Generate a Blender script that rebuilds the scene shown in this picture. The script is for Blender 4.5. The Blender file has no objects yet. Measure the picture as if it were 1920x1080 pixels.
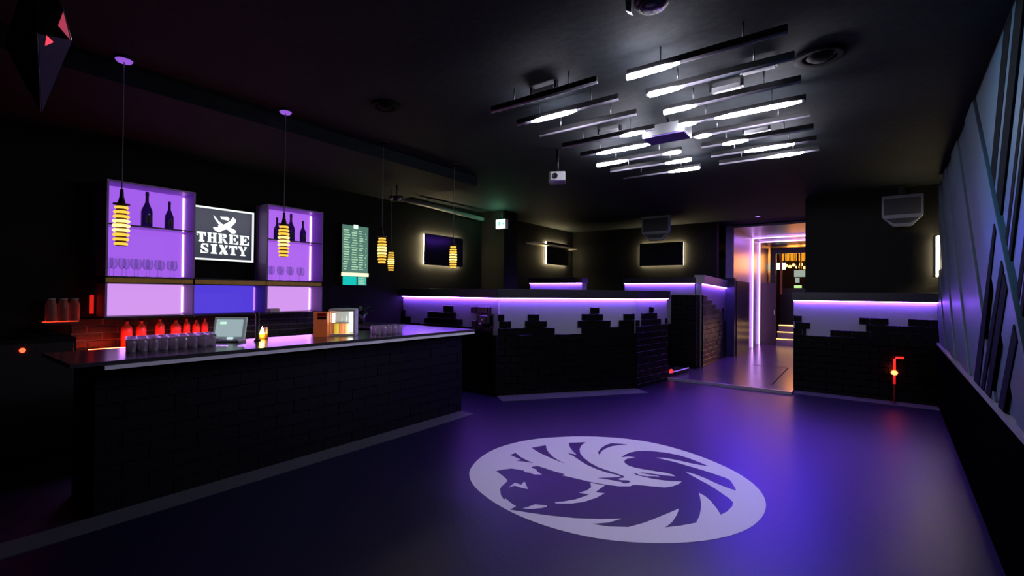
import bpy, bmesh, math, random
from mathutils import Vector, Matrix
from mathutils.geometry import tessellate_polygon
random.seed(7)
SC = bpy.context.scene
COL = SC.collection
# ------------------------------------------------------------------ camera
YAW, PITCH, ROLL, FPX = math.atan(650/877), math.radians(0.56), math.radians(0.56), 877.0
CAMP = Vector((0, 0, 1.6))
fw = Vector((-math.sin(YAW)*math.cos(PITCH), math.cos(YAW)*math.cos(PITCH), math.sin(PITCH)))
rt0 = Vector((math.cos(YAW), math.sin(YAW), 0)); up0 = rt0.cross(fw)
rt = rt0*math.cos(ROLL) + up0*math.sin(ROLL); up = rt.cross(fw)
cam_d = bpy.data.cameras.new('camera'); cam = bpy.data.objects.new('camera', cam_d); COL.objects.link(cam)
cam_d.sensor_width = 36; cam_d.lens = 36*FPX/1920; cam_d.clip_start = .02
cam.matrix_world = Matrix(((rt.x, up.x, -fw.x, 0), (rt.y, up.y, -fw.y, 0), (rt.z, up.z, -fw.z, CAMP.z), (0, 0, 0, 1)))
SC.camera = cam
SC.view_settings.view_transform = 'Standard'; SC.view_settings.look = 'None'
SC.view_settings.exposure = 0; SC.view_settings.gamma = 1; SC.view_settings.use_curve_mapping = False
w = bpy.data.worlds.new('world'); SC.world = w; w.use_nodes = True
w.node_tree.nodes['Background'].inputs[0].default_value = (.35, .35, .5, 1)
w.node_tree.nodes['Background'].inputs[1].default_value = .004

def light(name, kind, loc, target, color, power, **k):
    d = bpy.data.lights.new(name, kind); d.color = color; d.energy = power
    for a, b in k.items(): setattr(d, a, b)
    o = bpy.data.objects.new(name, d); COL.objects.link(o); o.location = loc
    v = Vector(target)-Vector(loc)
    o.rotation_euler = v.to_track_quat('-Z', 'Y').to_euler()
    return o
# unseen coloured spots added for the blue floor sheen and right wall tint
light('added_spot', 'SPOT', (-1.75, 9.6, 2.6), (-1.6, 5.0, 0), (.05, .02, 1), 200, spot_size=1.3, spot_blend=.7, shadow_soft_size=.12)
light('added_spot', 'SPOT', (-.85, 9.3, 2.5), (-1.0, 4.6, 0), (.04, .02, 1), 120, spot_size=1.1, spot_blend=.8, shadow_soft_size=.12)
light('added_spot', 'SPOT', (-1.9, 3.4, 2.95), (.72, 3.9, 2.45), (.12, .62, 1), 230, spot_size=.85, spot_blend=1, shadow_soft_size=.1)
light('added_spot', 'SPOT', (-1.6, 4.6, 3.1), (.8, 4.6, 1.3), (.30, .2, 1), 26, spot_size=1.4, spot_blend=1, shadow_soft_size=.05)
light('passage_light', 'AREA', (-1.6, 14.6, 3.2), (-1.6, 14.6, 0), (.30, .09, 1), 36, shape='RECTANGLE', size=1.4, size_y=2.4)
light('passage_light', 'AREA', (-1.7, 10.9, 3.3), (-1.7, 10.9, 0), (.22, .06, 1), 24, shape='RECTANGLE', size=1.2, size_y=1.6)
light('foyer_light', 'AREA', (-1.2, 20.3, 3.0), (-2.5, 15.5, 2.2), (1, .32, .05), 85, shape='RECTANGLE', size=2.0, size_y=1.0)

# ------------------------------------------------------------------ pixel -> place in the room
def ray(x, y): return (fw*FPX + rt*(x-960) - up*(y-540)).normalized()
def onp(x, y, p, n):
    r = ray(x, y); n = Vector(n); return CAMP + r*((Vector(p)-CAMP).dot(n)/r.dot(n))
def onx(x, y, X): return onp(x, y, (X, 0, 0), (1, 0, 0))
def ony(x, y, Y): return onp(x, y, (0, Y, 0), (0, 1, 0))
def onz(x, y, Z): return onp(x, y, (0, 0, Z), (0, 0, 1))

# ------------------------------------------------------------------ materials
MC = {}
def mat(name, col, rough=.5, metal=0, emit=None, es=0, noise=0, bump=0, scale=20, spec=.5, trans=0, alpha=1):
    if name in MC: return MC[name]
    m = bpy.data.materials.new(name); m.use_nodes = True; MC[name] = m
    nt = m.node_tree; b = nt.nodes['Principled BSDF']
    b.inputs['Base Color'].default_value = (*col, 1); b.inputs['Roughness'].default_value = rough
    b.inputs['Metallic'].default_value = metal; b.inputs['Specular IOR Level'].default_value = spec
    b.inputs['Transmission Weight'].default_value = trans
    if emit: b.inputs['Emission Color'].default_value = (*emit, 1); b.inputs['Emission Strength'].default_value = es
    if noise or bump:
        tc = nt.nodes.new('ShaderNodeTexCoord'); n = nt.nodes.new('ShaderNodeTexNoise')
        n.inputs['Scale'].default_value = scale; n.inputs['Detail'].default_value = 5
        nt.links.new(tc.outputs['Object'], n.inputs['Vector'])
        if noise:
            r = nt.nodes.new('ShaderNodeValToRGB'); e = r.color_ramp.elements
            e[0].position = .3; e[1].position = .7
            e[0].color = (*[c*(1-noise) for c in col], 1); e[1].color = (*[min(1, c*(1+noise)) for c in col], 1)
            nt.links.new(n.outputs['Fac'], r.inputs['Fac']); nt.links.new(r.outputs['Color'], b.inputs['Base Color'])
        if bump:
            bp = nt.nodes.new('ShaderNodeBump'); bp.inputs['Strength'].default_value = bump; bp.inputs['Distance'].default_value = .01
            nt.links.new(n.outputs['Fac'], bp.inputs['Height']); nt.links.new(bp.outputs['Normal'], b.inputs['Normal'])
    return m
def glassy(name, col, mixf=.12, rough=.05, tint=None):
    if name in MC: return MC[name]
    m = bpy.data.materials.new(name); m.use_nodes = True; MC[name] = m; nt = m.node_tree
    for n in list(nt.nodes): nt.nodes.remove(n)
    o = nt.nodes.new('ShaderNodeOutputMaterial'); mx = nt.nodes.new('ShaderNodeMixShader')
    t = nt.nodes.new('ShaderNodeBsdfTransparent'); g = nt.nodes.new('ShaderNodeBsdfPrincipled'); lw = nt.nodes.new('ShaderNodeLayerWeight')
    t.inputs[0].default_value = (*(tint or col), 1); g.inputs['Base Color'].default_value = (*col, 1); g.inputs['Roughness'].default_value = rough
    ma = nt.nodes.new('ShaderNodeMath'); ma.operation = 'MULTIPLY_ADD'; ma.inputs[1].default_value = .8; ma.inputs[2].default_value = mixf
    lw.inputs[0].default_value = .35
    nt.links.new(lw.outputs['Facing'], ma.inputs[0]); nt.links.new(ma.outputs[0], mx.inputs[0])
    nt.links.new(t.outputs[0], mx.inputs[1]); nt.links.new(g.outputs[0], mx.inputs[2]); nt.links.new(mx.outputs[0], o.inputs[0])
    return m
def glow(name, col, s): return mat(name, (.02, .02, .02), .5, emit=col, es=s)
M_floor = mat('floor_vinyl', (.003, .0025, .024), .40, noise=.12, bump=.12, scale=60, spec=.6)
M_upper = mat('upper_floor_vinyl', (.10, .07, .14), .22, noise=.1, bump=.1, scale=40)
M_black = mat('black_paint', (.007, .007, .0075), .75, noise=.2, bump=.2, scale=30, spec=.15)
M_ceil = mat('black_ceiling', (.017, .023, .028), .8, noise=.2, bump=.3, scale=14, spec=.2)
M_brick = mat('black_brick', (.003, .003, .0035), .25, noise=.3, bump=.3, scale=45, spec=.3)
M_tile = mat('black_bar_tile', (.003, .003, .0035), .45, noise=.3, bump=.3, scale=45, spec=.25)
M_grout = mat('black_grout', (.003, .003, .0035), .9, spec=.1)
M_white = mat('white_plaster', (.25, .265, .31), .6, noise=.04, bump=.05, scale=30)
M_cap = mat('dark_cap', (.01, .01, .022), .45, noise=.2, bump=.1, scale=20)
M_edging = mat('grey_edging', (.065, .07, .075), .6, noise=.1, bump=.1)
M_top = mat('counter_stone', (.04, .04, .045), .22)
M_alu = mat('brushed_metal', (.7, .7, .72), .35, 1, noise=.08, scale=60)
M_stripw = mat('pale_metal_strip', (.92, .93, .97), .4, noise=.05)
M_plas = mat('black_plastic', (.015, .015, .017), .4)
M_gplas = mat('grey_plastic', (.30, .31, .34), .45)
M_wplas = mat('white_plastic', (.75, .76, .8), .4)
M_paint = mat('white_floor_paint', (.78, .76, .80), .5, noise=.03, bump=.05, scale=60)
M_cab = mat('violet_cabinet', (.42, .24, .68), .45, noise=.05)
M_gold = mat('gold_shelf_edge', (.85, .5, .07), .5, noise=.2, scale=10)
M_bottle = glassy('dark_bottle_glass', (.06, .035, .1), .5, .12, tint=(.3, .22, .5))
M_foil = mat('bottle_foil', (.12, .05, .16), .4)
M_glass = glassy('clear_glass', (.95, .95, 1), .12)
M_tum = bpy.data.materials.new('tumbler_glass'); M_tum.use_nodes = True
nt = M_tum.node_tree; nt.nodes.clear(); N = nt.nodes.new
o_ = N('ShaderNodeOutputMaterial'); m1 = N('ShaderNodeMixShader'); m2 = N('ShaderNodeMixShader'); tp_ = N('ShaderNodeBsdfTransparent'); tl_ = N('ShaderNodeBsdfTranslucent'); gl_ = N('ShaderNodeBsdfGlossy'); lw = N('ShaderNodeLayerWeight')
tl_.inputs[0].default_value = (1, .9, 1, 1); gl_.inputs['Roughness'].default_value = .12; m1.inputs[0].default_value = .7; lw.inputs[0].default_value = .4
nt.links.new(tp_.outputs[0], m1.inputs[1]); nt.links.new(tl_.outputs[0], m1.inputs[2]); nt.links.new(lw.outputs['Facing'], m2.inputs[0])
nt.links.new(m1.outputs[0], m2.inputs[1]); nt.links.new(gl_.outputs[0], m2.inputs[2]); nt.links.new(m2.outputs[0], o_.inputs[0])
M_panelw = mat('blue_grey_wall_panel', (.075, .11, .15), .42, noise=.06, bump=.08, scale=30, spec=.3)
M_mirror = mat('mirror', (.55, .55, .6), .05, 1)
M_dkmir = mat('smoked_mirror', (.05, .05, .053), .4, 1)
M_chip = mat('glint_chip', (.9, .22, .15), .25, 1)  # red reflection put into the chip's base colour
M_led = glow('violet_led', (.27, .085, 1), 105)
M_ledp = glow('pink_violet_led', (.72, .34, 1), 7.0)
M_bar = glow('white_led_tube', (.90, .86, 1), 80)
M_baroff = mat('unlit_diffuser', (.42, .40, .5), .5)
M_warm = glow('warm_backlight', (1, .80, .42), 85)
M_red = glow('red_led', (1, .03, .01), 9)
M_amber = glow('amber_led', (1, .55, .12), 4)

# ------------------------------------------------------------------ helpers
def new(name, bm, m, parent=None, smooth=False, bevel=0, solid=0):
    bmesh.ops.recalc_face_normals(bm, faces=bm.faces)
    me = bpy.data.meshes.new(name); bm.to_mesh(me); bm.free()
    for mm in (m if isinstance(m, list) else [m]): me.materials.append(mm)
    if smooth:
        for p in me.polygons: p.use_smooth = True
    o = bpy.data.objects.new(name, me); COL.objects.link(o)
    if bevel:
        b = o.modifiers.new('bevel', 'BEVEL'); b.width = bevel; b.segments = 2
    if parent: o.parent = parent
    return o
def bx(bm, a, b):
    a = Vector(a); b = Vector(b); lo = Vector(map(min, a, b)); hi = Vector(map(max, a, b))
    v = [bm.verts.new((x, y, z)) for x in (lo.x, hi.x) for y in (lo.y, hi.y) for z in (lo.z, hi.z)]
    for f in ((0, 1, 3, 2), (4, 6, 7, 5), (0, 4, 5, 1), (2, 3, 7, 6), (0, 2, 6, 4), (1, 5, 7, 3)): bm.faces.new([v[i] for i in f])
def box(name, a, b, m, parent=None, bevel=0):
    bm = bmesh.new(); bx(bm, a, b); return new(name, bm, m, parent, bevel=bevel)
def boxes(name, L, m, parent=None, bevel=0):
    bm = bmesh.new()
    for a, b in L: bx(bm, a, b)
    return new(name, bm, m, parent, bevel=bevel)
def lathe(name, prof, m, parent=None, seg=20, loc=(0, 0, 0), caps=False):
    bm = bmesh.new(); rings = []
    for r, z in prof:
        rings.append([bm.verts.new((loc[0]+max(r, 1e-4)*math.cos(2*math.pi*i/seg), loc[1]+max(r, 1e-4)*math.sin(2*math.pi*i/seg), loc[2]+z)) for i in range(seg)])
    for A, B in zip(rings, rings[1:]):
        for i in range(seg): bm.faces.new((A[i], A[(i+1) % seg], B[(i+1) % seg], B[i]))
    if caps: bm.faces.new(rings[0]); bm.faces.new(rings[-1])
    return new(name, bm, m, parent, smooth=True)
def tube(name, pts, r, m, parent=None, seg=8):
    bm = bmesh.new(); pts = [Vector(p) for p in pts]; rings = []
    for i, p in enumerate(pts):
        d = (pts[min(i+1, len(pts)-1)]-pts[max(i-1, 0)]).normalized()
        a = d.orthogonal().normalized() if abs(d.z) > .9 else d.cross(Vector((0, 0, 1))).normalized(); b = d.cross(a)
        rr = r[i] if isinstance(r, (list, tuple)) else r
        rings.append([bm.verts.new(p+a*rr*math.cos(2*math.pi*k/seg)+b*rr*math.sin(2*math.pi*k/seg)) for k in range(seg)])
    for A, B in zip(rings, rings[1:]):
        for k in range(seg): bm.faces.new((A[k], A[(k+1) % seg], B[(k+1) % seg], B[k]))
    bm.faces.new(rings[0]); bm.faces.new(rings[-1])
    return new(name, bm, m, parent, smooth=True)
def prism(name, pts, ext, m, parent=None, bevel=0):
    """flat polygon given by 3-D points, given thickness along ext"""
    bm = bmesh.new(); ext = Vector(ext); pts = [Vector(p) for p in pts]
    A = [bm.verts.new(p) for p in pts]; B = [bm.verts.new(p+ext) for p in pts]; n = len(pts)
    for t in tessellate_polygon([pts]):
        bm.faces.new([A[i] for i in t]); bm.faces.new([B[i] for i in reversed(t)])
    for i in range(n): bm.faces.new((A[i], A[(i+1) % n], B[(i+1) % n], B[i]))
    return new(name, bm, m, parent, bevel=bevel)
def tag(o, label, cat, group=None, kind=None):
    o['label'] = label; o['category'] = cat
    if group: o['group'] = group
    if kind: o['kind'] = kind
    return o
def struct(o, label=None, cat=None):
    o['kind'] = 'structure'
    if label: o['label'] = label; o['category'] = cat or 'structure'
    return o
def thing(name, label, cat, loc=(0, 0, 0), group=None, rz=0):
    o = bpy.data.objects.new(name, None); COL.objects.link(o); o.location = loc; o.rotation_euler.z = rz; o.empty_display_size = .1
    return tag(o, label, cat, group)
def dup(root, loc, label, rz=None):
    def cp(o, par):
        c = o.copy(); COL.objects.link(c); c.parent = par
        for ch in o.children: cp(ch, c)
        return c
    r = cp(root, None); r.location = loc; r['label'] = label
    if rz is not None: r.rotation_euler.z = rz
    return r
def framed(root, M):
    root.matrix_world = M; return root

# ------------------------------------------------------------------ room shell
CZ = 3.36; XL = -6.7
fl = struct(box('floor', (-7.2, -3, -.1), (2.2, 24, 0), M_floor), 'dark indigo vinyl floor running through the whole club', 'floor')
ce = struct(box('ceiling', (-7.2, -3, CZ), (2.2, 24, CZ+.1), M_ceil), 'black painted ceiling above the dance floor and bar', 'ceiling')
struct(box('wall_left', (XL-.2, -3, 0), (XL, 14, CZ), M_black), 'black wall behind the bar and beyond it', 'wall')
struct(box('wall_front', (-7.2, -3.2, 0), (2.2, -3, CZ), M_black), 'black wall at the photographer end of the room', 'wall')
struct(box('wall_back', (XL, 12.0, 0), (-2.75, 12.2, CZ), M_black), 'black far wall with a backlit screen and a speaker', 'wall')
struct(box('wall_passage', (-2.75, 12.9, 0), (-2.55, 19, CZ), mat('violet_gloss_panel', (.26, .19, .34), .35, noise=.08, scale=8)), 'glossy violet lit wall down the left of the passage', 'wall')
bw = struct(box('wall_niche', (-.72, 9.8, 0), (1.6, 10.0, CZ), M_black), 'black wall right of the passage behind the low brick wall', 'wall')
struct(box('wall_corridor', (-.78, 10.0, 0), (-.70, 19, CZ), M_black), 'dark right hand wall of the passage', 'wall')
# right wall (turned a little)
WR0 = Vector((.498, 0, 0)); WRD = Vector((.0478, 1, 0)).normalized(); WRN = Vector((-WRD.y, WRD.x, 0))
def wr(s, z, off=0): return WR0+WRD*s+WRN*off+Vector((0, 0, z))
def onwr(x, y):
    p = onp(x, y, WR0, WRN)-WR0; return (p.dot(WRD), p.z)
wallr = struct(prism('wall_right', [wr(-3, 0, -.05), wr(12, 0, -.05), wr(12, CZ, -.05), wr(-3, CZ, -.05)], -WRN*.2, M_black), 'black right hand wall carrying slanted raised panels', 'wall')
struct(prism('baseboard_right', [wr(-3, 0, -.05), wr(9.2, 0, -.05), wr(9.2, .90, -.05), wr(-3, .90, -.05)], WRN*.05, mat('wainscot_black', (.002, .002, .0025), .9, spec=0)), 'black wainscot under the slanted wall panels', 'wall')
lg = struct(prism('trim_1', [wr(-3, .90, -.05), wr(9.2, .90, -.05), wr(9.2, .93, -.05), wr(-3, .93, -.05)], WRN*.07, mat('grey_ledge', (.20, .20, .22), .5)), 'thin grey ledge below the slanted wall panels', 'trim')

# slanted raised panels: convex cells cut by two families of lines
def clip(poly, a, b, gap):   # keep the left side of a->b, shifted by gap
    d = (b[0]-a[0], b[1]-a[1]); L = math.hypot(*d); n = (-d[1]/L, d[0]/L); out = []
    f = lambda p: (p[0]-a[0])*n[0]+(p[1]-a[1])*n[1]-gap
    for i in range(len(poly)):
        p, q = poly[i], poly[(i+1) % len(poly)]; fp, fq = f(p), f(q)
        if fp >= 0: out.append(p)
        if fp*fq < 0:
            t = fp/(fp-fq); out.append((p[0]+(q[0]-p[0])*t, p[1]+(q[1]-p[1])*t))
    return out
ZT = 3.22
REG = [(-1.5, .935), (9.15, .935), (9.15, ZT), (-1.5, ZT)]
EA = [onwr(1835, 232), onwr(1916, 625)]         # right edge of the long front strip
wp = None
panels = []
def lineat(L, off):  # shift along s
    return [(L[0][0]+off, L[0][1]), (L[1][0]+off, L[1][1])]
# far family: strips parallel to EA, from EA outwards to the far end
offs = [0, .62, 1.3, 1.95, 2.6, 3.2, 3.8, 4.4, 5.1, 6.0, 7.0, 8.2]
for i in range(len(offs)-1):
    A = lineat(EA, offs[i]); B = lineat(EA, offs[i+1])
    poly = clip(REG, A[1], A[0], .012); poly = clip(poly, B[0], B[1], .012) if len(poly) > 2 else []
    # orientation check by centroid
    panels.append((A, B, i))
cells = []
def band(poly, A, B, g):
    # keep between line A (near) and line B (far) : s larger than A, smaller than B
    def side(L, keep_far, poly):
        a, b = L
        c = ((a[0]+b[0])/2+1, (a[1]+b[1])/2)   # a point farther
        d = (b[0]-a[0], b[1]-a[1]); s = d[0]*(c[1]-a[1])-d[1]*(c[0]-a[0])
        if (s > 0) == keep_far: return clip(poly, a, b, g)
        return clip(poly, b, a, g)
    poly = side(A, True, poly)
    return side(B, False, poly) if len(poly) > 2 else []
for i in range(len(offs)-1):
    c = band(REG, lineat(EA, offs[i]), lineat(EA, offs[i+1]), .008 if i > 1 else .02)
    if len(c) > 2: cells.append((c, .055 if i % 2 == 0 else .04))
near = band(REG, [(-9, 0), (-9, 3)], EA, .015)
# near family: light panels between dark gaps falling away from the camera
def strip(p0, p1, q0, q1):
    a, b = onwr(*p0), onwr(*p1); c, d = onwr(*q0), onwr(*q1)
    return band(near, [a, b], [c, d], 0)
SB = [((1884, 153), (1869, 278), (1870, 130), (1843, 330)),]
L_ = lambda *p: [onwr(p[0], p[1]), onwr(p[2], p[3])]
edges = [ (L_(1884, 250, 1876, 330), L_(1872, 153, 1858, 278)),
]
# pairs (near line, far line) of light strips as seen from camera, listed near -> far
ls = [
 (L_(1893, 250, 1868, 470), L_(1873, 120, 1866, 200)),
]
base = onwr(1891, 472); top_ = onwr(1914, 280)
DB = ((top_[0]-base[0])/(top_[1]-base[1]))      # ds/dz of the falling family
s_at = lambda x, y: (lambda q: q[0]-DB*(q[1]-1.8))(onwr(x, y))     # where such a line crosses z=1.8
def dl(s): return [(s+DB*(.9-1.8), .9), (s+DB*(3.3-1.8), 3.3)]
gaps = [  # dark gaps (near edge px, far edge px)
 ((1866, 300), (1856, 300)), ((1883, 300), (1871, 300)), ((1903, 300), (1897, 300)), ((1913, 300), (1907, 300)), ((1918, 480), (1910, 480)),
 ((1905, 640), (1899, 640))]
gs = sorted([tuple(sorted((s_at(*a), s_at(*b)))) for a, b in gaps])
gs = [g for g in gs]
lo = -3.0
k = 0
for g in gs:
    if g[0] > lo+.02:
        c = band(near, dl(lo), dl(g[0]), 0)
        if len(c) > 2: cells.append((c, .03 + .01*(k % 2))); k += 1
    c = band(near, dl(g[0]), dl(g[1]), 0)
    if len(c) > 2: cells.append((c, -.042))
    lo = max(lo, g[1])
c = band(near, dl(lo), dl(lo+8), 0)
if len(c) > 2: cells.append((c, .04))
low = band(REG, lineat(EA, .10), lineat(EA, 3.2), 0)
for n_, f_ in ((L_(1870, 440, 1841, 707), L_(1866, 430, 1830, 707)), (L_(1877.5, 557, 1852.5, 707), L_(1870, 557, 1845.5, 707)), (L_(1891, 554, 1865, 718), L_(1880, 554, 1855, 718)), (L_(1915, 623, 1891, 748), L_(1902.5, 623, 1879, 748))):
    c = band(low, n_, f_, 0)
    if len(c) > 2: cells.append((c, -.062))
wpt = thing('wall_panelling', 'slanted blue-grey raised panels covering the right hand wall', 'wall panelling', wr(0, .93, 0))
MW = Matrix.Translation(-wpt.location)
for c, t in cells:
    pts = [wr(s, z, -.05)-wpt.location for s, z in c]
    prism('panel' if t > 0 else 'gap_shade', pts, WRN*abs(t), M_panelw if t > 0 else M_grout, wpt, bevel=.006)  # black strips stand in for the shade in the gaps between panels

# bulkhead above the bar, conduit, pillar
struct(box('trim_2', (XL, -1, 3.22), (-4.68, 5.4, CZ), M_ceil), 'lowered black ceiling strip above the bar aisle', 'trim')
struct(box('trim_3', (XL, 7.9, 0), (-6.08, 8.35, CZ), M_black), 'black pillar on the left wall under the exit sign', 'pillar')
tag(tube('duct', [onx(748, 372, -6.5), onx(800, 384, -6.5), onx(905, 411, -6.5)], .045, mat('duct_grey', (.14, .14, .15), .4)), 'long dark pipe along the top of the left wall above the screen', 'pipe')

# ------------------------------------------------------------------ floor pieces
u = struct(box('floor_upper', (-2.9, 8.78, 0), (-.86, 19, .04), M_upper), 'pale violet floor of the passage one small step up', 'floor')
struct(box('trim_4', (-2.9, 8.74, 0), (-.86, 8.79, .046), mat('step_nosing', (.45, .42, .5), .3, .6)), 'thin metal nosing at the edge of the passage floor', 'trim')
def flstrip(name, a, b, wd, lab, side=1, z=.006):
    a = Vector((*a, 0)); b = Vector((*b, 0)); d = (b-a).normalized(); n = Vector((d.y, -d.x, 0))*side
    return struct(prism(name, [a, b, b+n*wd, a+n*wd], (0, 0, z), M_edging), lab, 'trim')
flstrip('trim_5', (-4.29, .2), (-4.29, 4.65), .24, 'grey floor edging along the foot of the bar')
flstrip('trim_6', (-4.50, 5.68), (-3.03, 7.62), .38, 'grey floor edging along the foot of the middle brick wall')
flstrip('trim_7', (-.88, 9.21), (.92, 9.21), .34, 'grey floor edging along the foot of the right brick wall')
tag(boxes('floor_inlay', [((-1.22, 9.3, .04), (-1.20, 11.6, .042)), ((-1.9, 11.6, .04), (-1.2, 11.62, .042))], M_black), 'thin dark line inlaid in the pale passage floor', 'floor inlay')

# emblem
emb = thing('floor_emblem', 'round white painted horned beast head emblem on the dance floor', 'floor emblem', (-1.66, 3.57, 0))
def fpt(p, z): q = onz(p[0], p[1], 0); return Vector((q.x, q.y, z))-emb.location
c4 = lambda L: [(870+x/9, 810+y/9) for x, y in L]
c5 = lambda L: [(1050+x/9, 810+y/9) for x, y in L]
c6 = lambda L: [(1230+x/7.2, 830+y/7.2) for x, y in L]
c7 = lambda L: [(900+x/6.4, 900+y/6.4) for x, y in L]
co = lambda L: [(860+x*.3125, 800+y*.3125) for x, y in L]
EDGE = co([(60, 290), (70, 250), (115, 195), (200, 140), (300, 105), (440, 75), (620, 60), (800, 58), (1000, 70), (1200, 102), (1400, 158), (1600, 238), (1720, 305), (1800, 370), (1845, 440), (1842, 510), (1800, 570), (1720, 625), (1580, 670), (1400, 695), (1200, 702), (960, 690), (760, 660), (560, 610), (380, 545), (240, 475), (140, 405), (80, 345)])
def smooth(L):   # closed Chaikin, keeps it round
    out = []
    for i in range(len(L)):
        a, b = L[i], L[(i+1) % len(L)]
        out += [(a[0]*.75+b[0]*.25, a[1]*.75+b[1]*.25), (a[0]*.25+b[0]*.75, a[1]*.25+b[1]*.75)]
    return out
def paint(name, L, z, m, h=.0012): return prism(name, [fpt(p, z) for p in L], (0, 0, h), m, emb)
EP = [onz(x, y, 0) for x, y in EDGE]
# least-squares circle
import numpy as np
Am = np.array([[p.x, p.y, 1] for p in EP]); bv = np.array([p.x**2+p.y**2 for p in EP]); sol = np.linalg.lstsq(Am, bv, rcond=None)[0]
ECX, ECY = sol[0]/2, sol[1]/2; ER = math.sqrt(sol[2]+ECX**2+ECY**2)
print('EMBLEM', ECX, ECY, ER, [round(math.hypot(p.x-ECX, p.y-ECY), 2) for p in EP])
emb.location = (ECX, ECY, 0)
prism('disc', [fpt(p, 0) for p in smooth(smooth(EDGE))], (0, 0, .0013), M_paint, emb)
D1 = c4([(780, 390), (870, 355), (960, 430), (1060, 480), (1165, 525), (1000, 500), (880, 490), (965, 470)])
D2 = c4([(1145, 268), (1380, 225), (1395, 290), (1430, 350), (1500, 420), (1600, 485), (1700, 535), (1580, 490), (1440, 430), (1290, 360), (1200, 310)])
D3 = c5([(145, 185), (430, 175), (360, 225), (330, 290), (340, 360), (390, 430), (500, 520), (650, 600), (800, 650), (950, 700), (1085, 750), (1075, 772), (980, 790), (1010, 815), (1150, 820), (1190, 840), (1150, 865), (1080, 870), (1030, 845), (900, 820), (760, 797), (630, 778), (800, 773), (950, 768), (1030, 755), (970, 727), (800, 690), (620, 630), (450, 555), (330, 480), (230, 410), (130, 362), (200, 370), (285, 390), (220, 330), (165, 260)])
D4 = c5([(640, 340), (700, 270), (780, 220), (870, 192), (1000, 200), (1140, 213), (1000, 225), (880, 240), (780, 275), (700, 325), (665, 392)])
D5 = (c5([(1035, 430), (1090, 390), (1180, 350), (1300, 325), (1450, 320)]) +
 c6([(0, 122), (150, 140), (300, 170), (450, 215), (580, 265), (705, 318), (600, 305), (450, 275), (280, 235), (120, 208), (-16, 202), (100, 228), (200, 250), (300, 278), (480, 330), (650, 380), (800, 430), (930, 475), (1000, 510), (1050, 585), (1085, 650), (960, 610), (800, 545), (650, 475), (520, 425), (395, 390), (450, 430), (560, 490), (700, 565), (830, 645), (930, 715), (1000, 765), (1040, 810), (1030, 860), (960, 930), (875, 975), (820, 890), (740, 790), (660, 720), (575, 675), (595, 740), (607, 820), (605, 900), (590, 980)]) +
 co([(1425, 577), (1330, 595), (1240, 605), (1280, 575), (1310, 530), (1322, 492), (1220, 535), (1120, 575), (1020, 603), (900, 600), (800, 585), (900, 577), (985, 552), (850, 555), (700, 550), (550, 535), (420, 517)]) +
 c7([(360, 358), (435, 318), (370, 275), (310, 225), (285, 235), (250, 180), (240, 110), (270, 60)]) +
 c4([(640, 920), (735, 830), (720, 800), (650, 740), (545, 660), (640, 640), (800, 620), (900, 635), (1000, 650), (1030, 680), (1110, 690), (1180, 720), (1320, 722), (1240, 670), (1215, 630), (1140, 610), (1145, 590), (1240, 575), (1350, 610), (1500, 660), (1700, 715), (1650, 735), (1800, 768)]) +
 c5([(350, 808), (520, 848), (760, 890), (1000, 920), (1180, 920), (1240, 895), (1400, 905), (1600, 925)]) +
 c6([(0, 597), (120, 608), (230, 590), (310, 560), (352, 525), (200, 520), (100, 510), (0, 497)]) +
 c5([(1550, 790), (1400, 755), (1280, 725), (1240, 695), (1300, 708), (1350, 733), (1450, 750), (1600, 750), (1707, 765), (1640, 740), (1550, 727), (1400, 702), (1355, 682), (1450, 694), (1600, 712)]) +
 c6([(0, 428), (100, 442), (180, 450), (262, 458), (220, 430), (120, 405), (0, 388)]) +
 c5([(1400, 630), (1250, 600), (1150, 565), (1090, 520), (1085, 490), (1130, 455), (1280, 428), (1150, 415)]))
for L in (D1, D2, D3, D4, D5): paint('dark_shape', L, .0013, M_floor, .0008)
W1 = c4([(750, 940), (850, 865), (890, 870), (965, 895), (1010, 845), (1030, 850), (1080, 970), (960, 945), (860, 910)])
W2 = c7([(510, 345), (580, 325), (660, 295), (800, 310), (805, 325), (740, 340), (600, 353)])
W3 = c7([(1325, 38), (1500, 68), (1450, 100), (1385, 150), (1495, 162), (1400, 215), (1250, 265), (1100, 285), (910, 285), (895, 270), (1000, 262), (1150, 235), (1250, 200), (1310, 178), (1185, 155), (1280, 130), (1335, 90)])
for L in (W1, W2, W3): paint('white_shape', L, .0018, M_paint, .0008)

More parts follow.
